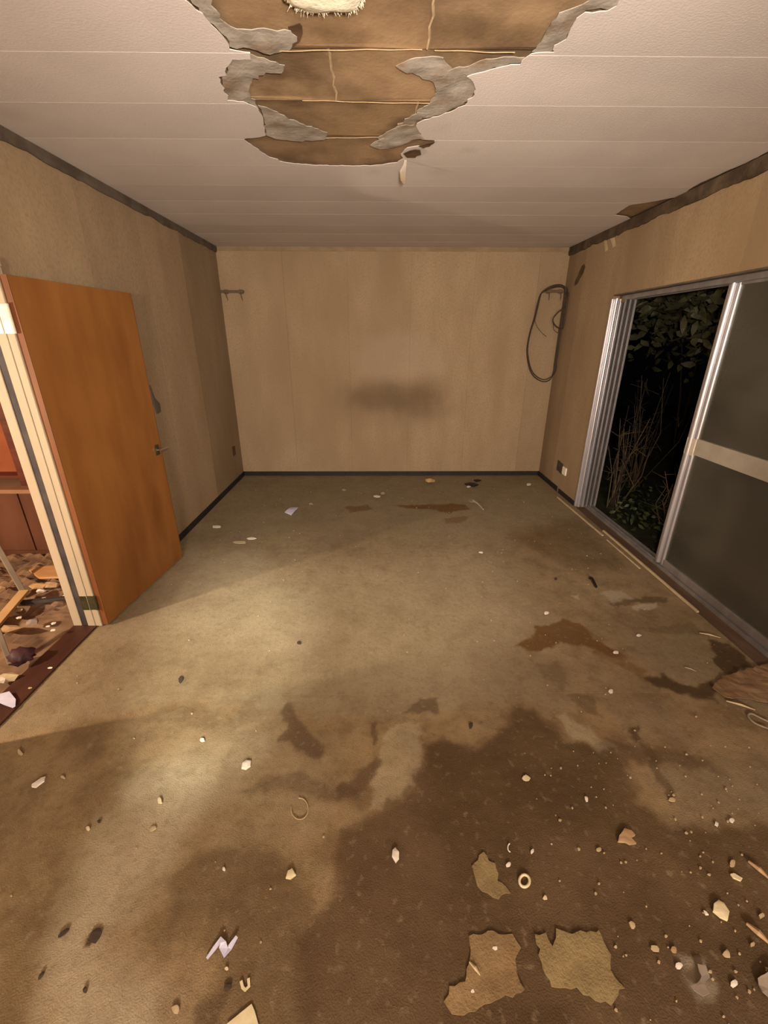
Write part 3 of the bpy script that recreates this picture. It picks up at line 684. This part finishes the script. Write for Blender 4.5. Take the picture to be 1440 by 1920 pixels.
MB().tube(smooth_path(BK(K([(436,455),(425,510),(380,560),(330,600),(295,650),(315,695),(360,715),(405,690),(428,610),(436,520)]), .13), 6, True), .0065, 6, closed=True).build('short_loop', M_cable, cb, smooth=True)
MB().tube(smooth_path(BK(K([(298,680),(300,720),(330,745),(372,715)]), .02), 5), .004, 5).build('cable_end', M_brk, cb)
MB().tube(smooth_path(BK(K([(166,655),(180,700),(215,745),(248,772)]), .02), 5), .0035, 5).build('cable_end', M_brk, cb)
MB().tube(smooth_path(BK(K([(240,440),(290,412),(350,405),(415,430),(438,465)]), .05), 5), .013, 7).build('bundled_turns', M_cable, cb, smooth=True)
# torn strip of wallboard on the right wall
RW = lambda pts, x=R: [at(p_, 0, x) for p_ in pts]
def wallpatch(name, pts, th, mt, label=None, cat=None, parent=None, wall='R'):
    xw = R if wall == 'R' else -L; s = -1 if wall == 'R' else 1
    P = [at(p_, 0, xw) for p_ in pts]; pl = ragged([(q.y, q.z) for q in P], .004, .02, 5)
    b = MB().prism(pl, 0, th); b.v = [(xw+s*(v[2]), v[0], v[1]) for v in b.v]
    o = b.build(name, mt, parent); 
    if label: tag(o, label, cat)
    return o
wallpatch('wallboard_tear', K([(505,262),(522,248),(528,270),(512,320),(490,355),(470,395),(452,405),(456,375),(475,335)]), .004, M_tear, parent=wall_right)
for pts, lb in ((K([(664,82),(680,72),(690,150),(672,160)]), 'pale tape stripe high on the right wall, the one nearer the far corner'), (K([(705,60),(735,45),(748,120),(730,132)]), 'pale tape stripe high on the right wall, the one nearer the viewer')):
    wallpatch('tape_strip', pts, .002, M_pale, lb, 'tape')
# sockets
so = empty('wall_socket', (R, 4.36, .22)); tag(so, 'white wall socket with dark holes low on the right wall', 'socket')
q = at((1059, 883), 0, R)
MB().box((R-.014, q.y-.050, q.z-.040), (R, q.y+.040, q.z+.040)).build('cover_plate', M_white, so, bev=.004)
for (px, py) in ((1047.5, 873), (1052.5, 878)):
    q = at((px, py), 0, R); MB().box((R-.004, q.y-.035, q.z-.055), (R, q.y+.035, q.z+.055)).build('open_box', M_leafd, so)
# marks on the left wall
wallpatch('cable_hole', [(435,838),(440,836),(442,852),(437,856)], .003, M_tear, parent=wall_left, wall='L')
def leaning():
    P = [at(p_, 0, -L) for p_ in [(279,722),(287,745),(297,757),(299,772),(293,776),(286,756)]]
    b = MB().prism([(q.y, q.z) for q in P], 0, .012); b.v = [(-L+v[2], v[0], v[1]) for v in b.v]
    return b.build('wall_hook', M_crown)
tag(leaning(), 'dark grey flat hook on the left wall behind the door edge', 'hook')

# ------------------------------------------------------------------ things on the floor
def flat(name, pts, th, mt, label, cat, z0=0.0, rag=0.0, group=None, dome=0.0):
    pl = FL(pts)
    if rag: pl = ragged(pl, rag, max(.006, rag*1.5), len(label))
    cx = sum(p_[0] for p_ in pl)/len(pl); cy = sum(p_[1] for p_ in pl)/len(pl); rmax = max(math.hypot(p_[0]-cx, p_[1]-cy) for p_ in pl)
    if dome:
        me = sheet(pl, [], z0, z0+th, lambda x, y: dome*max(0, 1-(math.hypot(x-cx, y-cy)/rmax)**2)+noise.noise(Vector((x*60, y*60, 1)))*dome*.4, max(.006, rmax/5))
        o = link(name, me, mt, loc=(cx, cy, z0))
    else:
        o = MB().prism(pl, z0, z0+th).build(name, mt, loc=(cx, cy, z0), bev=min(th*.3, .0015), seg=1)
    return tag(o, label, cat, group)
def blobpts(cx, cy, rx, ry, n=8, rot=0, seed=0, j=.25):
    rnd = random.Random(seed); out = []
    for i in range(n):
        a = 2*math.pi*i/n; r = 1+rnd.uniform(-j, j); x = rx*math.cos(a)*r; y = ry*math.sin(a)*r
        out.append((cx+x*math.cos(rot)-y*math.sin(rot), cy+x*math.sin(rot)+y*math.cos(rot)))
    return out
# pale battens along the sill
def batten(a, b, w, th, label):
    p_, q_ = Vector(at(a)), Vector(at(b)); d = (q_-p_).normalized(); n_ = Vector((-d.y, d.x, 0))*w/2; n = 6; V = []
    pl = [tuple((p_+n_)[:2]), tuple((q_+n_)[:2]), tuple((q_-n_)[:2]), tuple((p_-n_)[:2])]
    c = (p_+q_)/2
    o = MB().prism(pl, 0, th).build('wood_batten', M_pale, loc=(c.x, c.y, 0), bev=.0015, seg=1); return tag(o, label, 'batten', 'pale battens lying along the sill')
batten((1045,933), (1130,1005), .016, .010, 'thin pale batten by the sill, farthest of the three')
batten((1131,996), (1308,1149), .016, .012, 'longest pale batten lying against the sliding-door sill')
batten((1138,1013), (1200,1067), .011, .008, 'short pale batten just inside the longest batten')
# splinters
def splinter(a, b, r, mt, label, lift=.004, cat='splinter'):
    p_, q_ = Vector(at(a)), Vector(at(b)); p_.z = q_.z = r; mid = (p_+q_)/2; mid.z += lift
    o = MB().tube([p_, mid, q_], [r*.5, r, r*.4], 5).build('wood_splinter', mt, loc=(mid.x, mid.y, 0)); return tag(o, label, cat)
splinter((1311,1188), (1350,1197), .005, M_pale, 'pale splinter beside the dark rotten patch of the sill')
splinter((1284,1252), (1305,1260), .003, M_pale, 'tiny pale splinter on the grey-green carpet near the sill')
splinter((1361,1316), (1415,1333), .006, M_pale, 'long pale splinter lying across the soggy board scrap')
splinter((880,1805), (900,1830), .0045, M_pale, 'pale splinter on the left carpet scrap')
splinter((1402,1618), (1440,1650), .008, M_tan, 'pinkish splinter at the right edge of the picture')
splinter((1398,1735), (1440,1772), .009, M_tan, 'tan splinter low at the right edge of the picture')
# wire loop
wpts = [(1440,1368),(1415,1358),(1402,1345),(1408,1340),(1425,1348),(1442,1356)]
o = MB().tube(smooth_path([Vector(at(p_))+Vector((0, 0, .006)) for p_ in wpts], 6), .004, 6).build('wire_hoop', M_stick, loc=tuple(at((1420,1352)))); tag(o, 'grey bent wire hoop below the soggy board scrap', 'wire')
# soggy board scrap and torn carpet scraps
def crumpled(name, pts, mt, label, cat, h, z=0.002, seed=0, amp=.008):
    pl = ragged(FL(pts), amp, .012, seed); cx = sum(p_[0] for p_ in pl)/len(pl); cy = sum(p_[1] for p_ in pl)/len(pl)
    me = sheet(pl, [], z, z+.003, lambda x, y: h*(.5+.5*noise.noise(Vector((x*9+seed, y*9, 0))))+h*.4*noise.noise(Vector((x*30, y*30, seed))), .02)
    return tag(link(name, me, mt, loc=(cx, cy, 0)), label, cat)
crumpled('board_scrap', [(1333,1292),(1352,1272),(1385,1262),(1420,1252),(1475,1235),(1560,1270),(1560,1340),(1450,1322),(1400,1312),(1360,1310)], M_heap, 'soggy tan board scrap by the near end of the sill', 'board', .012, seed=4)
crumpled('carpet_scrap', [(880,1758),(905,1747),(935,1750),(960,1752),(972,1775),(968,1800),(965,1830),(985,1860),(960,1868),(930,1880),(900,1890),(870,1905),(845,1903),(836,1880),(842,1848),(872,1842),(880,1810)], M_carp, 'torn carpet scrap with a notched left side, left of the pair', 'carpet', .003, z=-.001, seed=1, amp=.011)
crumpled('carpet_scrap', [(1002,1748),(1020,1752),(1035,1775),(1045,1750),(1080,1747),(1125,1745),(1142,1790),(1145,1820),(1168,1850),(1145,1880),(1105,1868),(1060,1855),(1035,1850),(1020,1815),(1010,1780)], M_carp2, 'larger torn carpet scrap, right of the pair', 'carpet', .003, z=-.001, seed=2, amp=.011)
crumpled('carpet_scrap', [(885,1625),(905,1600),(925,1620),(935,1650),(955,1672),(935,1685),(905,1670),(888,1650)], M_carp2, 'small olive carpet scrap beside the cream ring', 'carpet', .001, z=-.001, seed=3, amp=.010)
# chips and fragments
G = 'small debris scattered over the carpet'
flat('plaster_chip', [(455,1432),(462,1426),(471,1428),(470,1438),(461,1444),(453,1442)], .006, M_plaster, 'bright white rounded chip left of the carpet seam stains', 'chip', dome=.004)
flat('plaster_chip', [(736,1596),(741,1591),(748,1600),(748,1612),(742,1619),(735,1608)], .006, M_plaster, 'bright white pointed chip in the middle of the near carpet', 'chip', dome=.004)
flat('plastic_fragment', [(1337,1697),(1346,1690),(1356,1696),(1366,1712),(1363,1728),(1350,1722),(1336,1710)], .008, M_cream, 'large cream fragment at lower right', 'fragment', dome=.004)
flat('plaster_chip', [(1318,1707),(1324,1710),(1329,1717),(1322,1717)], .005, M_plaster, 'small white chip just left of the large cream fragment', 'chip')
# folded lilac paper strip
def ribbon(pts, w, mt, name, label, cat, h):
    P = [Vector(at(p_)) for p_ in pts]; b = MB(); V = []; n = len(P)
    for i, p_ in enumerate(P):
        t = (P[min(i+1, n-1)]-P[max(i-1, 0)]).normalized(); s_ = Vector((-t.y, t.x, 0))*w[i]/2; z = Vector((0, 0, h[i]))
        V += [p_+s_+z, p_-s_+z, p_-s_+z+Vector((0, 0, .002)), p_+s_+z+Vector((0, 0, .002))]
    Fc = [(0,1,2,3), tuple(4*(n-1)+k for k in (3,2,1,0))]+[(4*i+k, 4*i+(k+1) % 4, 4*i+4+(k+1) % 4, 4*i+4+k) for i in range(n-1) for k in range(4)]
    c = sum(P, Vector())/n; o = b.add(V, Fc).build(name, mt, loc=(c.x, c.y, 0)); return tag(o, label, cat)
ribbon([(388,1798),(402,1780),(415,1766),(418,1774),(424,1788),(432,1778),(445,1760)], [.006,.011,.014,.020,.020,.014,.008], M_lilac, 'paper_strip', 'lilac paper strip folded in a zigzag', 'paper', [.001,.003,.010,.006,.002,.005,.010])
ribbon([(452,1840),(455,1852),(460,1857),(467,1850),(466,1835)], [.007]*5, M_cream, 'plastic_clip', 'small cream U-shaped clip near the bottom of the picture', 'clip', [.001]*5)
flat('paper_sheet', [(425,1920),(440,1908),(472,1882),(478,1896),(486,1925),(470,1960),(430,1950)], .002, M_cream, 'corner of a cream card at the bottom edge', 'card')
# rings
def ring(c, rx, ry, r, mt, label, a0=0, a1=2*math.pi, n=22):
    pts = [at((c[0]+rx*math.cos(a0+(a1-a0)*i/n), c[1]+ry*math.sin(a0+(a1-a0)*i/n))) for i in range(n if abs(a1-a0) > 6.2 else n+1)]
    pts = [(p_.x, p_.y, r) for p_ in pts]; q_ = at(c)
    o = MB().tube(pts, r, 8, closed=abs(a1-a0) > 6.2).build('plastic_ring', mt, loc=(q_.x, q_.y, 0), smooth=True); return tag(o, label, 'ring')
ring((983,1653), 9.5, 11.5, .0042, M_cream, 'cream plastic ring lying beside the olive carpet scrap')
ring((562,1517), 16, 20, .0018, M_pale, 'large thin pale hoop half sunk in the carpet', -1.7, 3.3)
ring((957,1590), 5, 8, .002, M_plaster, 'small white crescent above the cream ring', 1.6, 4.4, 8)
flat('plaster_strip', [(60,1472),(78,1460),(86,1457),(84,1466),(68,1478),(60,1477)], .005, M_plaster, 'white bent strip on the dark carpet at left', 'chip', dome=.003)
flat('board_fragment', [(1160,1570),(1170,1556),(1183,1560),(1190,1568),(1182,1574),(1192,1584),(1180,1586),(1172,1582),(1158,1580)], .008, M_tan, 'star-shaped tan fragment on the dark wet carpet', 'fragment', dome=.004)
flat('crumb', [(540,1635),(548,1630),(555,1642),(545,1650),(536,1648)], .006, M_cream, 'yellowish crumb in the middle of the left half', 'crumb', dome=.003)
flat('board_fragment', [(1368,1640),(1375,1638),(1392,1648),(1388,1654),(1374,1648)], .006, M_cream, 'narrow yellow fragment at right above the large cream one', 'fragment')
CHIPS = [((986,1460),8,6,M_cream,'cream chip in the middle of the wet brown stain'),((1145,1297),5,4,M_plaster,'white chip on the carpet seam at right'),((1099,1499),5,3.5,M_plaster,'small white chip right of the wet brown stain'),
 ((300,1502),7,5,M_cream,'cream chip on the pale strip of carpet at left'),((165,1554),5,4,M_cream,'small cream chip at the left edge of the pale carpet strip'),((287,1555),7,4,M_pale,'pale flat chip on the pale strip of carpet'),
 ((380,1388),5,4,M_plaster,'small white chip just below the bright carpet edge'),((118,1458),5,3,M_pale,'small pale chip right of the white bent strip'),((38,1412),8,4,M_pale,'pale flat chip near the left edge'),
 ((1022,1684),5,4,M_cream,'cream crumb below the cream ring'),((998,1597),5,3,M_plaster,'white crumb right of the small crescent'),((953,1622),6,4,M_plaster,'white crumb left above the cream ring'),
 ((1122,1594),6,4,M_pale,'pale crumb left of the star-shaped fragment'),((1260,1500),8,4,M_pale,'pale chip on the grey carpet at right'),((1372,1539),6,4,M_plaster,'white chip at right on the grey carpet'),
 ((1343,1546),5,3.5,M_plaster,'small white chip left of another on the grey carpet'),((1373,1620),8,6,M_pale,'pale lump above the narrow yellow fragment'),((1228,1780),6,9,M_pale,'pale elongated chip between the scrap and the green lump'),
 ((1185,1735),6,9,M_pale,'greyish chip right above the larger carpet scrap'),((1263,1782),6,7,M_tan,'tan chip above the green plaster lump'),((1273,1812),7,6,M_plaster,'white chip touching the green plaster lump'),
 ((1376,1845),8,7,M_plaster,'white chip low at right'),((1362,1790),8,8,M_pale,'pale lump low at right'),((1410,1772),5,4,M_pale,'small pale chip at right edge'),((1427,1718),6,5,M_pale,'pale chip right of the large cream fragment'),
 ((928,1779),5,4,M_plaster,'white crumb on top of the left carpet scrap'),((886,1860),4,4,M_plaster,'white crumb at the lower part of the left carpet scrap'),((420,1630),4,3,M_plaster,'white crumb above the lilac strip'),((425,1817),4,4,M_cream,'cream crumb below the lilac strip'),
 ((330,1893),9,8,M_pale,'pale flake near the bottom left'),((812,903),4,2,M_pale,'pale crumb beside the round tan lump at the far wall'),((879,912.5),5,2,M_plaster,'white crumb in front of the black scrap'),((992,908.5),5,2.5,M_plaster,'white crumb near the right far corner'),
 ((707,931),7,2,M_plaster,'white flat chip in front of the far wall, larger of two'),((718,925),4,2,M_pale,'pale flat chip in front of the far wall, smaller of two'),((406,988),9,2.2,M_plaster,'white flake beside the left baseboard'),
 ((450,1017),13,2.5,M_pale,'pale flake smear in front of the left baseboard'),((472,1010),9,2,M_plaster,'thin white flake next to the pale flake smear'),((645,919),4,2,M_pale,'tiny pale crumb left of the white flat chips'),((583,945),4,1.5,M_pale,'tiny pale crumb beside the white paper scrap'),
 ((902,1036),4,2,M_plaster,'tiny white crumb on the far carpet, right half'),((1025,1150),5,3,M_plaster,'chalky crumb on the far carpet'),((1198,1192),5,2.5,M_plaster,'tiny white crumb left of the grey-green carpet'),((1155,1224),6,3,M_plaster,'tiny white crumb at the end of the rusty stain')]
for i, ((x, y), rx, ry, mt, lb) in enumerate(CHIPS):
    big = lb.startswith('round tan')
    flat('crumb' if 'crumb' in lb else 'chip', blobpts(x, y, rx*.9, ry*.9, 8, .5*i if y > 1350 else 0, i), .004 if not big else .03, mt, lb, 'crumb' if 'crumb' in lb else 'chip', dome=.0015 if not big else .03)
flat('paper_scrap', [(534,962),(543,953),(559,953),(553,960),(546,966)], .006, M_lilac, 'white folded paper scrap on the far carpet', 'paper', dome=.012)
crumpled('plaster_lump', [(1292,1852),(1305,1850),(1312,1835),(1305,1812),(1322,1815),(1328,1835),(1320,1850),(1328,1868),(1315,1874),(1298,1862)], M_stick, 'greenish-grey plaster lump at lower right', 'plaster', .014, seed=6, amp=.004)
crumpled('plaster_lump', [(1418,1838),(1450,1822),(1480,1850),(1450,1880),(1425,1862)], M_stick, 'grey plaster lump cut by the right edge', 'plaster', .016, seed=7, amp=.004)
# dark scraps
DK = [([(871,908),(880,906),(890,907),(897,910),(888,913),(876,911)], 'black flat scrap near the far wall, larger of the two'), ([(888,901),(897,900),(902,902),(893,904)], 'black flat scrap near the far wall, smaller of the two')]
for pts, lb in DK: flat('rubber_scrap', pts, .012, M_dark, lb, 'scrap')
o = MB().tube(smooth_path([Vector(at(p_))+Vector((0, 0, z)) for p_, z in (((1103,1085),.008),((1109,1088),.014),((1113,1095),.012),((1118,1103),.006))], 4), [.004]+[.010]*11+[.004], 6).build('rubber_scrap', M_dark, loc=tuple(at((1110,1094)))); tag(o, 'black curled scrap on the far carpet at right', 'scrap')
for i, (c, rx, ry, rot, lb) in enumerate([((120,1750),14,4,-.7,'dark narrow leaf on the pale strip of carpet'), ((180,1755),17,9,-1.0,'large dark purplish leaf at lower left'), ((78,1830),9,3,-.9,'dark seed pod near the bottom left corner'), ((160,1857),4,6,.2,'small dark round seed at lower left'),
        ((339,1275),4,7,.2,'dark beetle-like speck on the bright carpet'), ((561,1206),4,3,0,'dark speck on the middle of the far carpet'), ((186,1541),3,3,0,'dark pip on the left carpet'), ((1042,1086),3,2.5,0,'dark pip on the right far carpet'), ((427,1852),9,6,-.6,'dark smear-like leaf beside the cream clip'), ((883,1361),4,6,.4,'dark pip on the carpet below the seam')]):
    flat('dead_leaf' if 'leaf' in lb else 'dark_speck', blobpts(*c, rx, ry, 8, rot, i+50, .12), .003, M_leafd, lb, 'leaf' if 'leaf' in lb else 'speck', dome=.003)
# spoon-like tool on far carpet
sp = empty('spoon', tuple(at((893,944)))); tag(sp, 'small dull metal spoon lying on the far carpet', 'spoon')
c0 = at((884,939)); MB().prism([(c0.x+.035*math.cos(a), c0.y+.05*math.sin(a)) for a in np.linspace(0, 2*math.pi, 12, endpoint=False)], 0, .006).build('bowl', M_stick, sp)
MB().tube([Vector(at((887,940)))+Vector((0,0,.008)), Vector(at((896,946)))+Vector((0,0,.01)), Vector(at((906,956)))+Vector((0,0,.004))], [.010,.009,.006], 6).build('handle', M_rail, sp)
# fine crumbs nobody could count
cb_ = MB()
rnd = random.Random(3)
for i in range(420):
    if i < 220: x, y = rnd.uniform(.55, 1.9), rnd.uniform(.42, 1.25)
    else: x, y = rnd.uniform(-1.5, 1.85), rnd.uniform(.4, 4.9)
    r = rnd.uniform(.0012, .0042); a = rnd.uniform(0, 6)
    cb_.prism([(x+r*math.cos(a+t)*rnd.uniform(.6, 1.5), y+r*math.sin(a+t)*rnd.uniform(.6, 1.2)) for t in (0, 1.2, 2.4, 3.7, 5)], -.001, r*.9)
o = cb_.build('carpet_grit', M_pale); tag(o, 'fine pale grit sprinkled over the whole carpet', 'grit', kind='stuff')

# ------------------------------------------------------------------ the hall behind the doorway
HW = -4.0
hf = box('floor', (HW, -.6, -.12), (-L-WT, 3.6, -.020), M_rubble); hf.name = 'floor_hall'; tag(hf, 'rubble-strewn floor of the hall beyond the doorway', kind='structure')
w_ = MB(); w_.box((HW, 3.45, -.02), (-L-WT, 3.57, H)); w_.box((HW-.1, -.6, -.02), (HW, 3.57, H)); w_.box((HW, -.7, -.02), (-L-WT, -.6, H))
tag(w_.build('wall_hall', M_hallwall), 'brown walls of the hall beyond the doorway', kind='structure')
tag(box('ceiling_hall', (HW-.1, -.7, H), (-L-WT, 3.57, H+.08), M_brown), 'ceiling of the hall beyond the doorway', kind='structure')
# low cabinet
lc = empty('low_cabinet', (-2.7, 3.1, -.02)); tag(lc, 'low reddish-brown cabinet with a tan ledge in the hall', 'cabinet')
MB().box((-3.5, 2.96, -.02), (-2.05, 3.44, .515)).build('carcass', M_brownwood, lc, bev=.004)
for i in range(5): MB().box((-3.48+i*.285, 2.945, .04), (-3.48+i*.285+.275, 2.96, .50)).build('front_board', M_brownwood, lc, bev=.004)
MB().box((-3.55, 2.90, .515), (-2.02, 3.44, .545)).build('countertop', M_ledge, lc, bev=.004)
up_ = empty('upright_shelf', (-2.7, 3.2, .545)); tag(up_, 'dark red upright shelf unit standing on the low cabinet', 'shelf')
MB().box((-2.62, 2.99, .545), (-2.30, 3.40, 1.7)).build('side_board', M_redwood, up_, bev=.003)
MB().box((-3.3, 3.10, .60), (-2.62, 3.12, 1.7)).build('back_board', M_redwood2, up_, bev=.003)
MB().box((-3.3, 3.0, .60), (-2.625, 3.10, .62)).build('shelf_board', M_redwood, up_)
# boards and sticks among the rubble
def bar3(name, a, b, w, th, mt, label, cat):
    a, b = Vector(a), Vector(b); t = (b-a).normalized(); s_ = t.cross(Vector((0, 0, 1))).normalized()*w/2; u_ = s_.cross(t).normalized()*th/2
    V = [p_+i*s_+j*u_ for p_ in (a, b) for i, j in ((-1,-1),(1,-1),(1,1),(-1,1))]
    me = MB().add(V, [(3,2,1,0),(4,5,6,7),(0,1,5,4),(1,2,6,5),(2,3,7,6),(3,0,4,7)])
    return tag(me.build(name, mt, bev=.003, loc=(a+b)/2), label, cat)
def A(px, py, z): return at((px, py), 2, z)
fl_ = lambda pts, z: [at(p_, 2, z)[:2] for p_ in pts]
o = MB().prism(fl_([(54,1068),(75,1062),(120,1058),(140,1072),(110,1081),(72,1082)], .10), .085, .10).build('plank_offcut', M_plank, bev=.002); tag(o, 'orange plank offcut lying on the hall rubble', 'plank')
bar3('plank_offcut', A(-20,1185,.05), A(46,1108,.10), .055, .018, M_plank2, 'yellow plank lying diagonally in the hall rubble', 'plank')
bar3('metal_bar', A(28,1131,.05), A(140,1120,.05), .030, .02, M_groove, 'dark bar lying across the hall rubble', 'bar')
bar3('leaning_stick', A(48,1118,.02), A(-8,1020,.32), .030, .018, M_stick, 'grey stick leaning in the hall, upper of the two', 'stick')
bar3('leaning_stick', A(20,1245,.0), A(-10,1165,.18), .024, .015, M_stick, 'grey stick leaning in the hall, lower of the two', 'stick')
# rubble mound (cannot be counted)
V = []; nx, ny = 56, 60
x0, x1, y0, y1 = -3.2, -1.80, 1.25, 2.92
for j in range(ny):
    for i in range(nx):
        x = x0+(x1-x0)*i/(nx-1); y = y0+(y1-y0)*j/(ny-1)
        e = min(1, (x1-x)/.35)*min(1, (y-y0)/.2+.3)
        V.append((x, y, -.022+max(0, e)*(.045+.04*noise.noise(Vector((x*6, y*6, 0)))+.03*noise.noise(Vector((x*17, y*17, 2)))+.015*noise.noise(Vector((x*40, y*40, 2))))))
Fc = [(j*nx+i, j*nx+i+1, (j+1)*nx+i+1, (j+1)*nx+i) for j in range(ny-1) for i in range(nx-1)]
me = bpy.data.meshes.new('rubble'); me.from_pydata(V, [], Fc); o = link('rubble_heap', me, M_rubble); tag(o, 'heap of brown rubble covering the hall floor', 'rubble', kind='stuff')
rag_bm = bmesh.new(); bmesh.ops.create_icosphere(rag_bm, subdivisions=3, radius=1)
for v in rag_bm.verts: v.co = Vector((v.co.x*.055, v.co.y*.050, v.co.z*.04))*(1+.45*noise.noise(v.co*2.5)+.2*noise.noise(v.co*6))
me = bpy.data.meshes.new('rag'); rag_bm.to_mesh(me); rag_bm.free(); o = link('crumpled_rag', me, M_plum, smooth=True); o.location = at((40,1230), 2, .05); tag(o, 'dark plum crumpled rag beside the doorway threshold', 'rag')
def lump(px, py, z, r, mt, name, label, cat, seed):
    bm = bmesh.new(); bmesh.ops.create_icosphere(bm, subdivisions=1, radius=1); rr = random.Random(seed)
    for v in bm.verts: v.co = Vector((v.co.x*r*1.25, v.co.y*r*.8, v.co.z*r*.4))*rr.uniform(.65, 1.25)
    me = bpy.data.meshes.new(name); bm.to_mesh(me); bm.free(); o = link(name, me, mt); o.location = at((px, py), 2, z); return tag(o, label, cat)
lump(806,901,.030,.055,M_plank2,'plaster_lump','round tan lump close to the far wall','plaster',33)
lump(14,1268,.015,.045,M_pale,'plaster_lump','cream plaster lump in the hall beside the threshold','plaster',1)
lump(-2,1275,.02,.03,M_plaster,'plaster_lump','white plaster lump at the left edge of the picture','plaster',2)
lump(94,1252,.010,.010,M_plaster,'plaster_crumb','bright white crumb on the doorway threshold','crumb',3)
lump(57,1290,.008,.009,M_pale,'plaster_crumb','dull crumb at the inner edge of the threshold','crumb',4)
lump(180,1172,.004,.009,M_plaster,'plaster_crumb','bright white crumb at the foot of the door frame','crumb',5)
for i, (x, y, r, mt, lb) in enumerate([(76,1108,.03,M_plaster,'white shard under the orange plank in the hall'),(82,1122,.014,M_plaster,'small white shard beside the dark bar'),(122,1117,.012,M_plaster,'tiny white shard next to the door frame in the hall'),
        (35,1143,.024,M_pale,'pale shard under the yellow plank'),(36,1158,.015,M_plaster,'white glinting shard below the yellow plank'),(101,1169,.013,M_plaster,'upper glinting glass bit in the hall rubble'),(90,1174,.012,M_plaster,'middle glinting glass bit in the hall rubble'),(99,1181,.013,M_plaster,'lower glinting glass bit in the hall rubble'),
        (70,1098,.05,M_plank2,'tan crumpled lump left of the door frame'),(95,1095,.05,M_tan,'brown lump below the orange plank'),(4,1102,.025,M_tan,'brown lump at the left edge of the hall'),(110,1132,.04,M_rubble,'brown lump below the dark bar'),(20,1180,.05,M_tan,'tan lump below the yellow plank'),(60,1165,.035,M_stick,'grey lump in the middle of the hall rubble')]):
    lump(x, y, .055, r, mt, 'rubble_shard', lb, 'shard', i+10)
ribbon([(-5,1316),(8,1312),(22,1322),(28,1330)], [.05,.06,.04,.01], M_lilac, 'paper_scrap', 'pale lilac paper at the left end of the threshold', 'paper', [.02,.02,.016,.012])

# ------------------------------------------------------------------ the garden outside
gd = box('ground', (R+.210, -3, -.30), (9, 12, -.16), M_soil); gd.name = 'garden_ground'; tag(gd, 'dark soil of the garden outside', kind='structure')
def leafpoly(b, c, d, n, ln, wd):
    s_ = d.cross(n).normalized()*wd/2; k = n*ln*.12
    b.add([c, c+d*ln*.35+s_+k*.4, c+d*ln*.35-s_+k*.4, c+d*ln*.7+s_*.8, c+d*ln*.7-s_*.8, c+d*ln-k], [(0,1,2), (1,3,4,2), (3,5,4)])
def rv(r): return Vector((r.gauss(0, 1), r.gauss(0, 1), r.gauss(0, 1))).normalized()
def shrub(base_, centers, n, ln, mt, label, seed, group=None, name='leafy_shrub', stem=True):
    r = random.Random(seed); e = empty(name, base_); tag(e, label, 'shrub', group); b = MB()
    for i in range(n):
        c, rad = r.choice(centers); p_ = Vector(c)+Vector((r.gauss(0, .45)*rad, r.gauss(0, .45)*rad, r.gauss(0, .40)*rad))
        d = rv(r); d.z = d.z*.5-.25; d.normalize(); leafpoly(b, p_, d, rv(r), ln*r.uniform(.6, 1.3), ln*.45*r.uniform(.7, 1.2))
    o = b.build('foliage', mt, e); o['kind'] = 'stuff'
    if stem:
        for c, rad in centers[:3]:
            p0 = Vector(base_); c = Vector(c); MB().tube([p0, p0.lerp(c, .5)+Vector((.08, .05, 0)), c], [.016, .010, .005], 6).build('branch', M_twig, e)
shrub((4.4, 6.2, -.16), [((3.3, 5.1, 1.85), .6), ((3.9, 5.6, 1.9), .8), ((3.5, 4.5, 1.75), .55), ((3.1, 4.2, 1.85), .4), ((4.3, 5.6, 2.3), .9), ((4.0, 4.8, 1.7), .6), ((2.9, 4.75, 2.0), .4)], 2600, .13, M_leaf, 'leafy green shrub hanging over the open sliding door', 1)
shrub((2.55, 3.6, -.16), [((2.45, 3.75, -.08), .3), ((2.5, 3.3, -.08), .3), ((2.6, 2.9, -.08), .35), ((2.75, 4.2, -.05), .3)], 420, .06, M_leaf2, 'low green weeds growing right outside the sill', 2, name='ground_weeds', stem=False)
def stalks(base_, n, h, spread, label, seed):
    r = random.Random(seed); e = empty('dry_weed', base_); tag(e, label, 'weed', 'dry weeds outside the sliding door'); B = Vector(base_)
    for i in range(n):
        t = MB(); a = B+Vector((r.gauss(0, spread*.3), r.gauss(0, spread*.3), 0)); lean = Vector((r.gauss(0, spread), r.gauss(0, spread), h*r.uniform(.55, 1.1)))
        lean += Vector((r.gauss(0, .05), r.gauss(0, .05), 0)); mid = a+lean*.5+Vector((r.gauss(0, .06), r.gauss(0, .06), .05)); t.tube([a, mid, a+lean], [.006, .0045, .002], 5)
        for k in range(4):
            q_ = a+lean*r.uniform(.35, .95); t.tube([q_, q_+Vector((r.gauss(0, .08), r.gauss(0, .08), r.uniform(.02, .12)))], [.003, .001], 4)
        t.build('stalk', M_straw if i % 3 else M_twig, e)
stalks((2.50, 4.25, -.16), 16, 1.0, .10, 'clump of dry straw-coloured weeds right behind the aluminium jamb', 1)
stalks((2.78, 3.72, -.16), 14, .62, .10, 'shorter clump of dry weeds in front of the dark garden', 2)
stalks((3.15, 5.0, -.16), 16, 1.25, .14, 'tall dry weeds farther out in the dark garden', 3)
stalks((3.35, 4.2, -.16), 12, .75, .12, 'sparse dry weeds nearest the sliding door stile', 4)
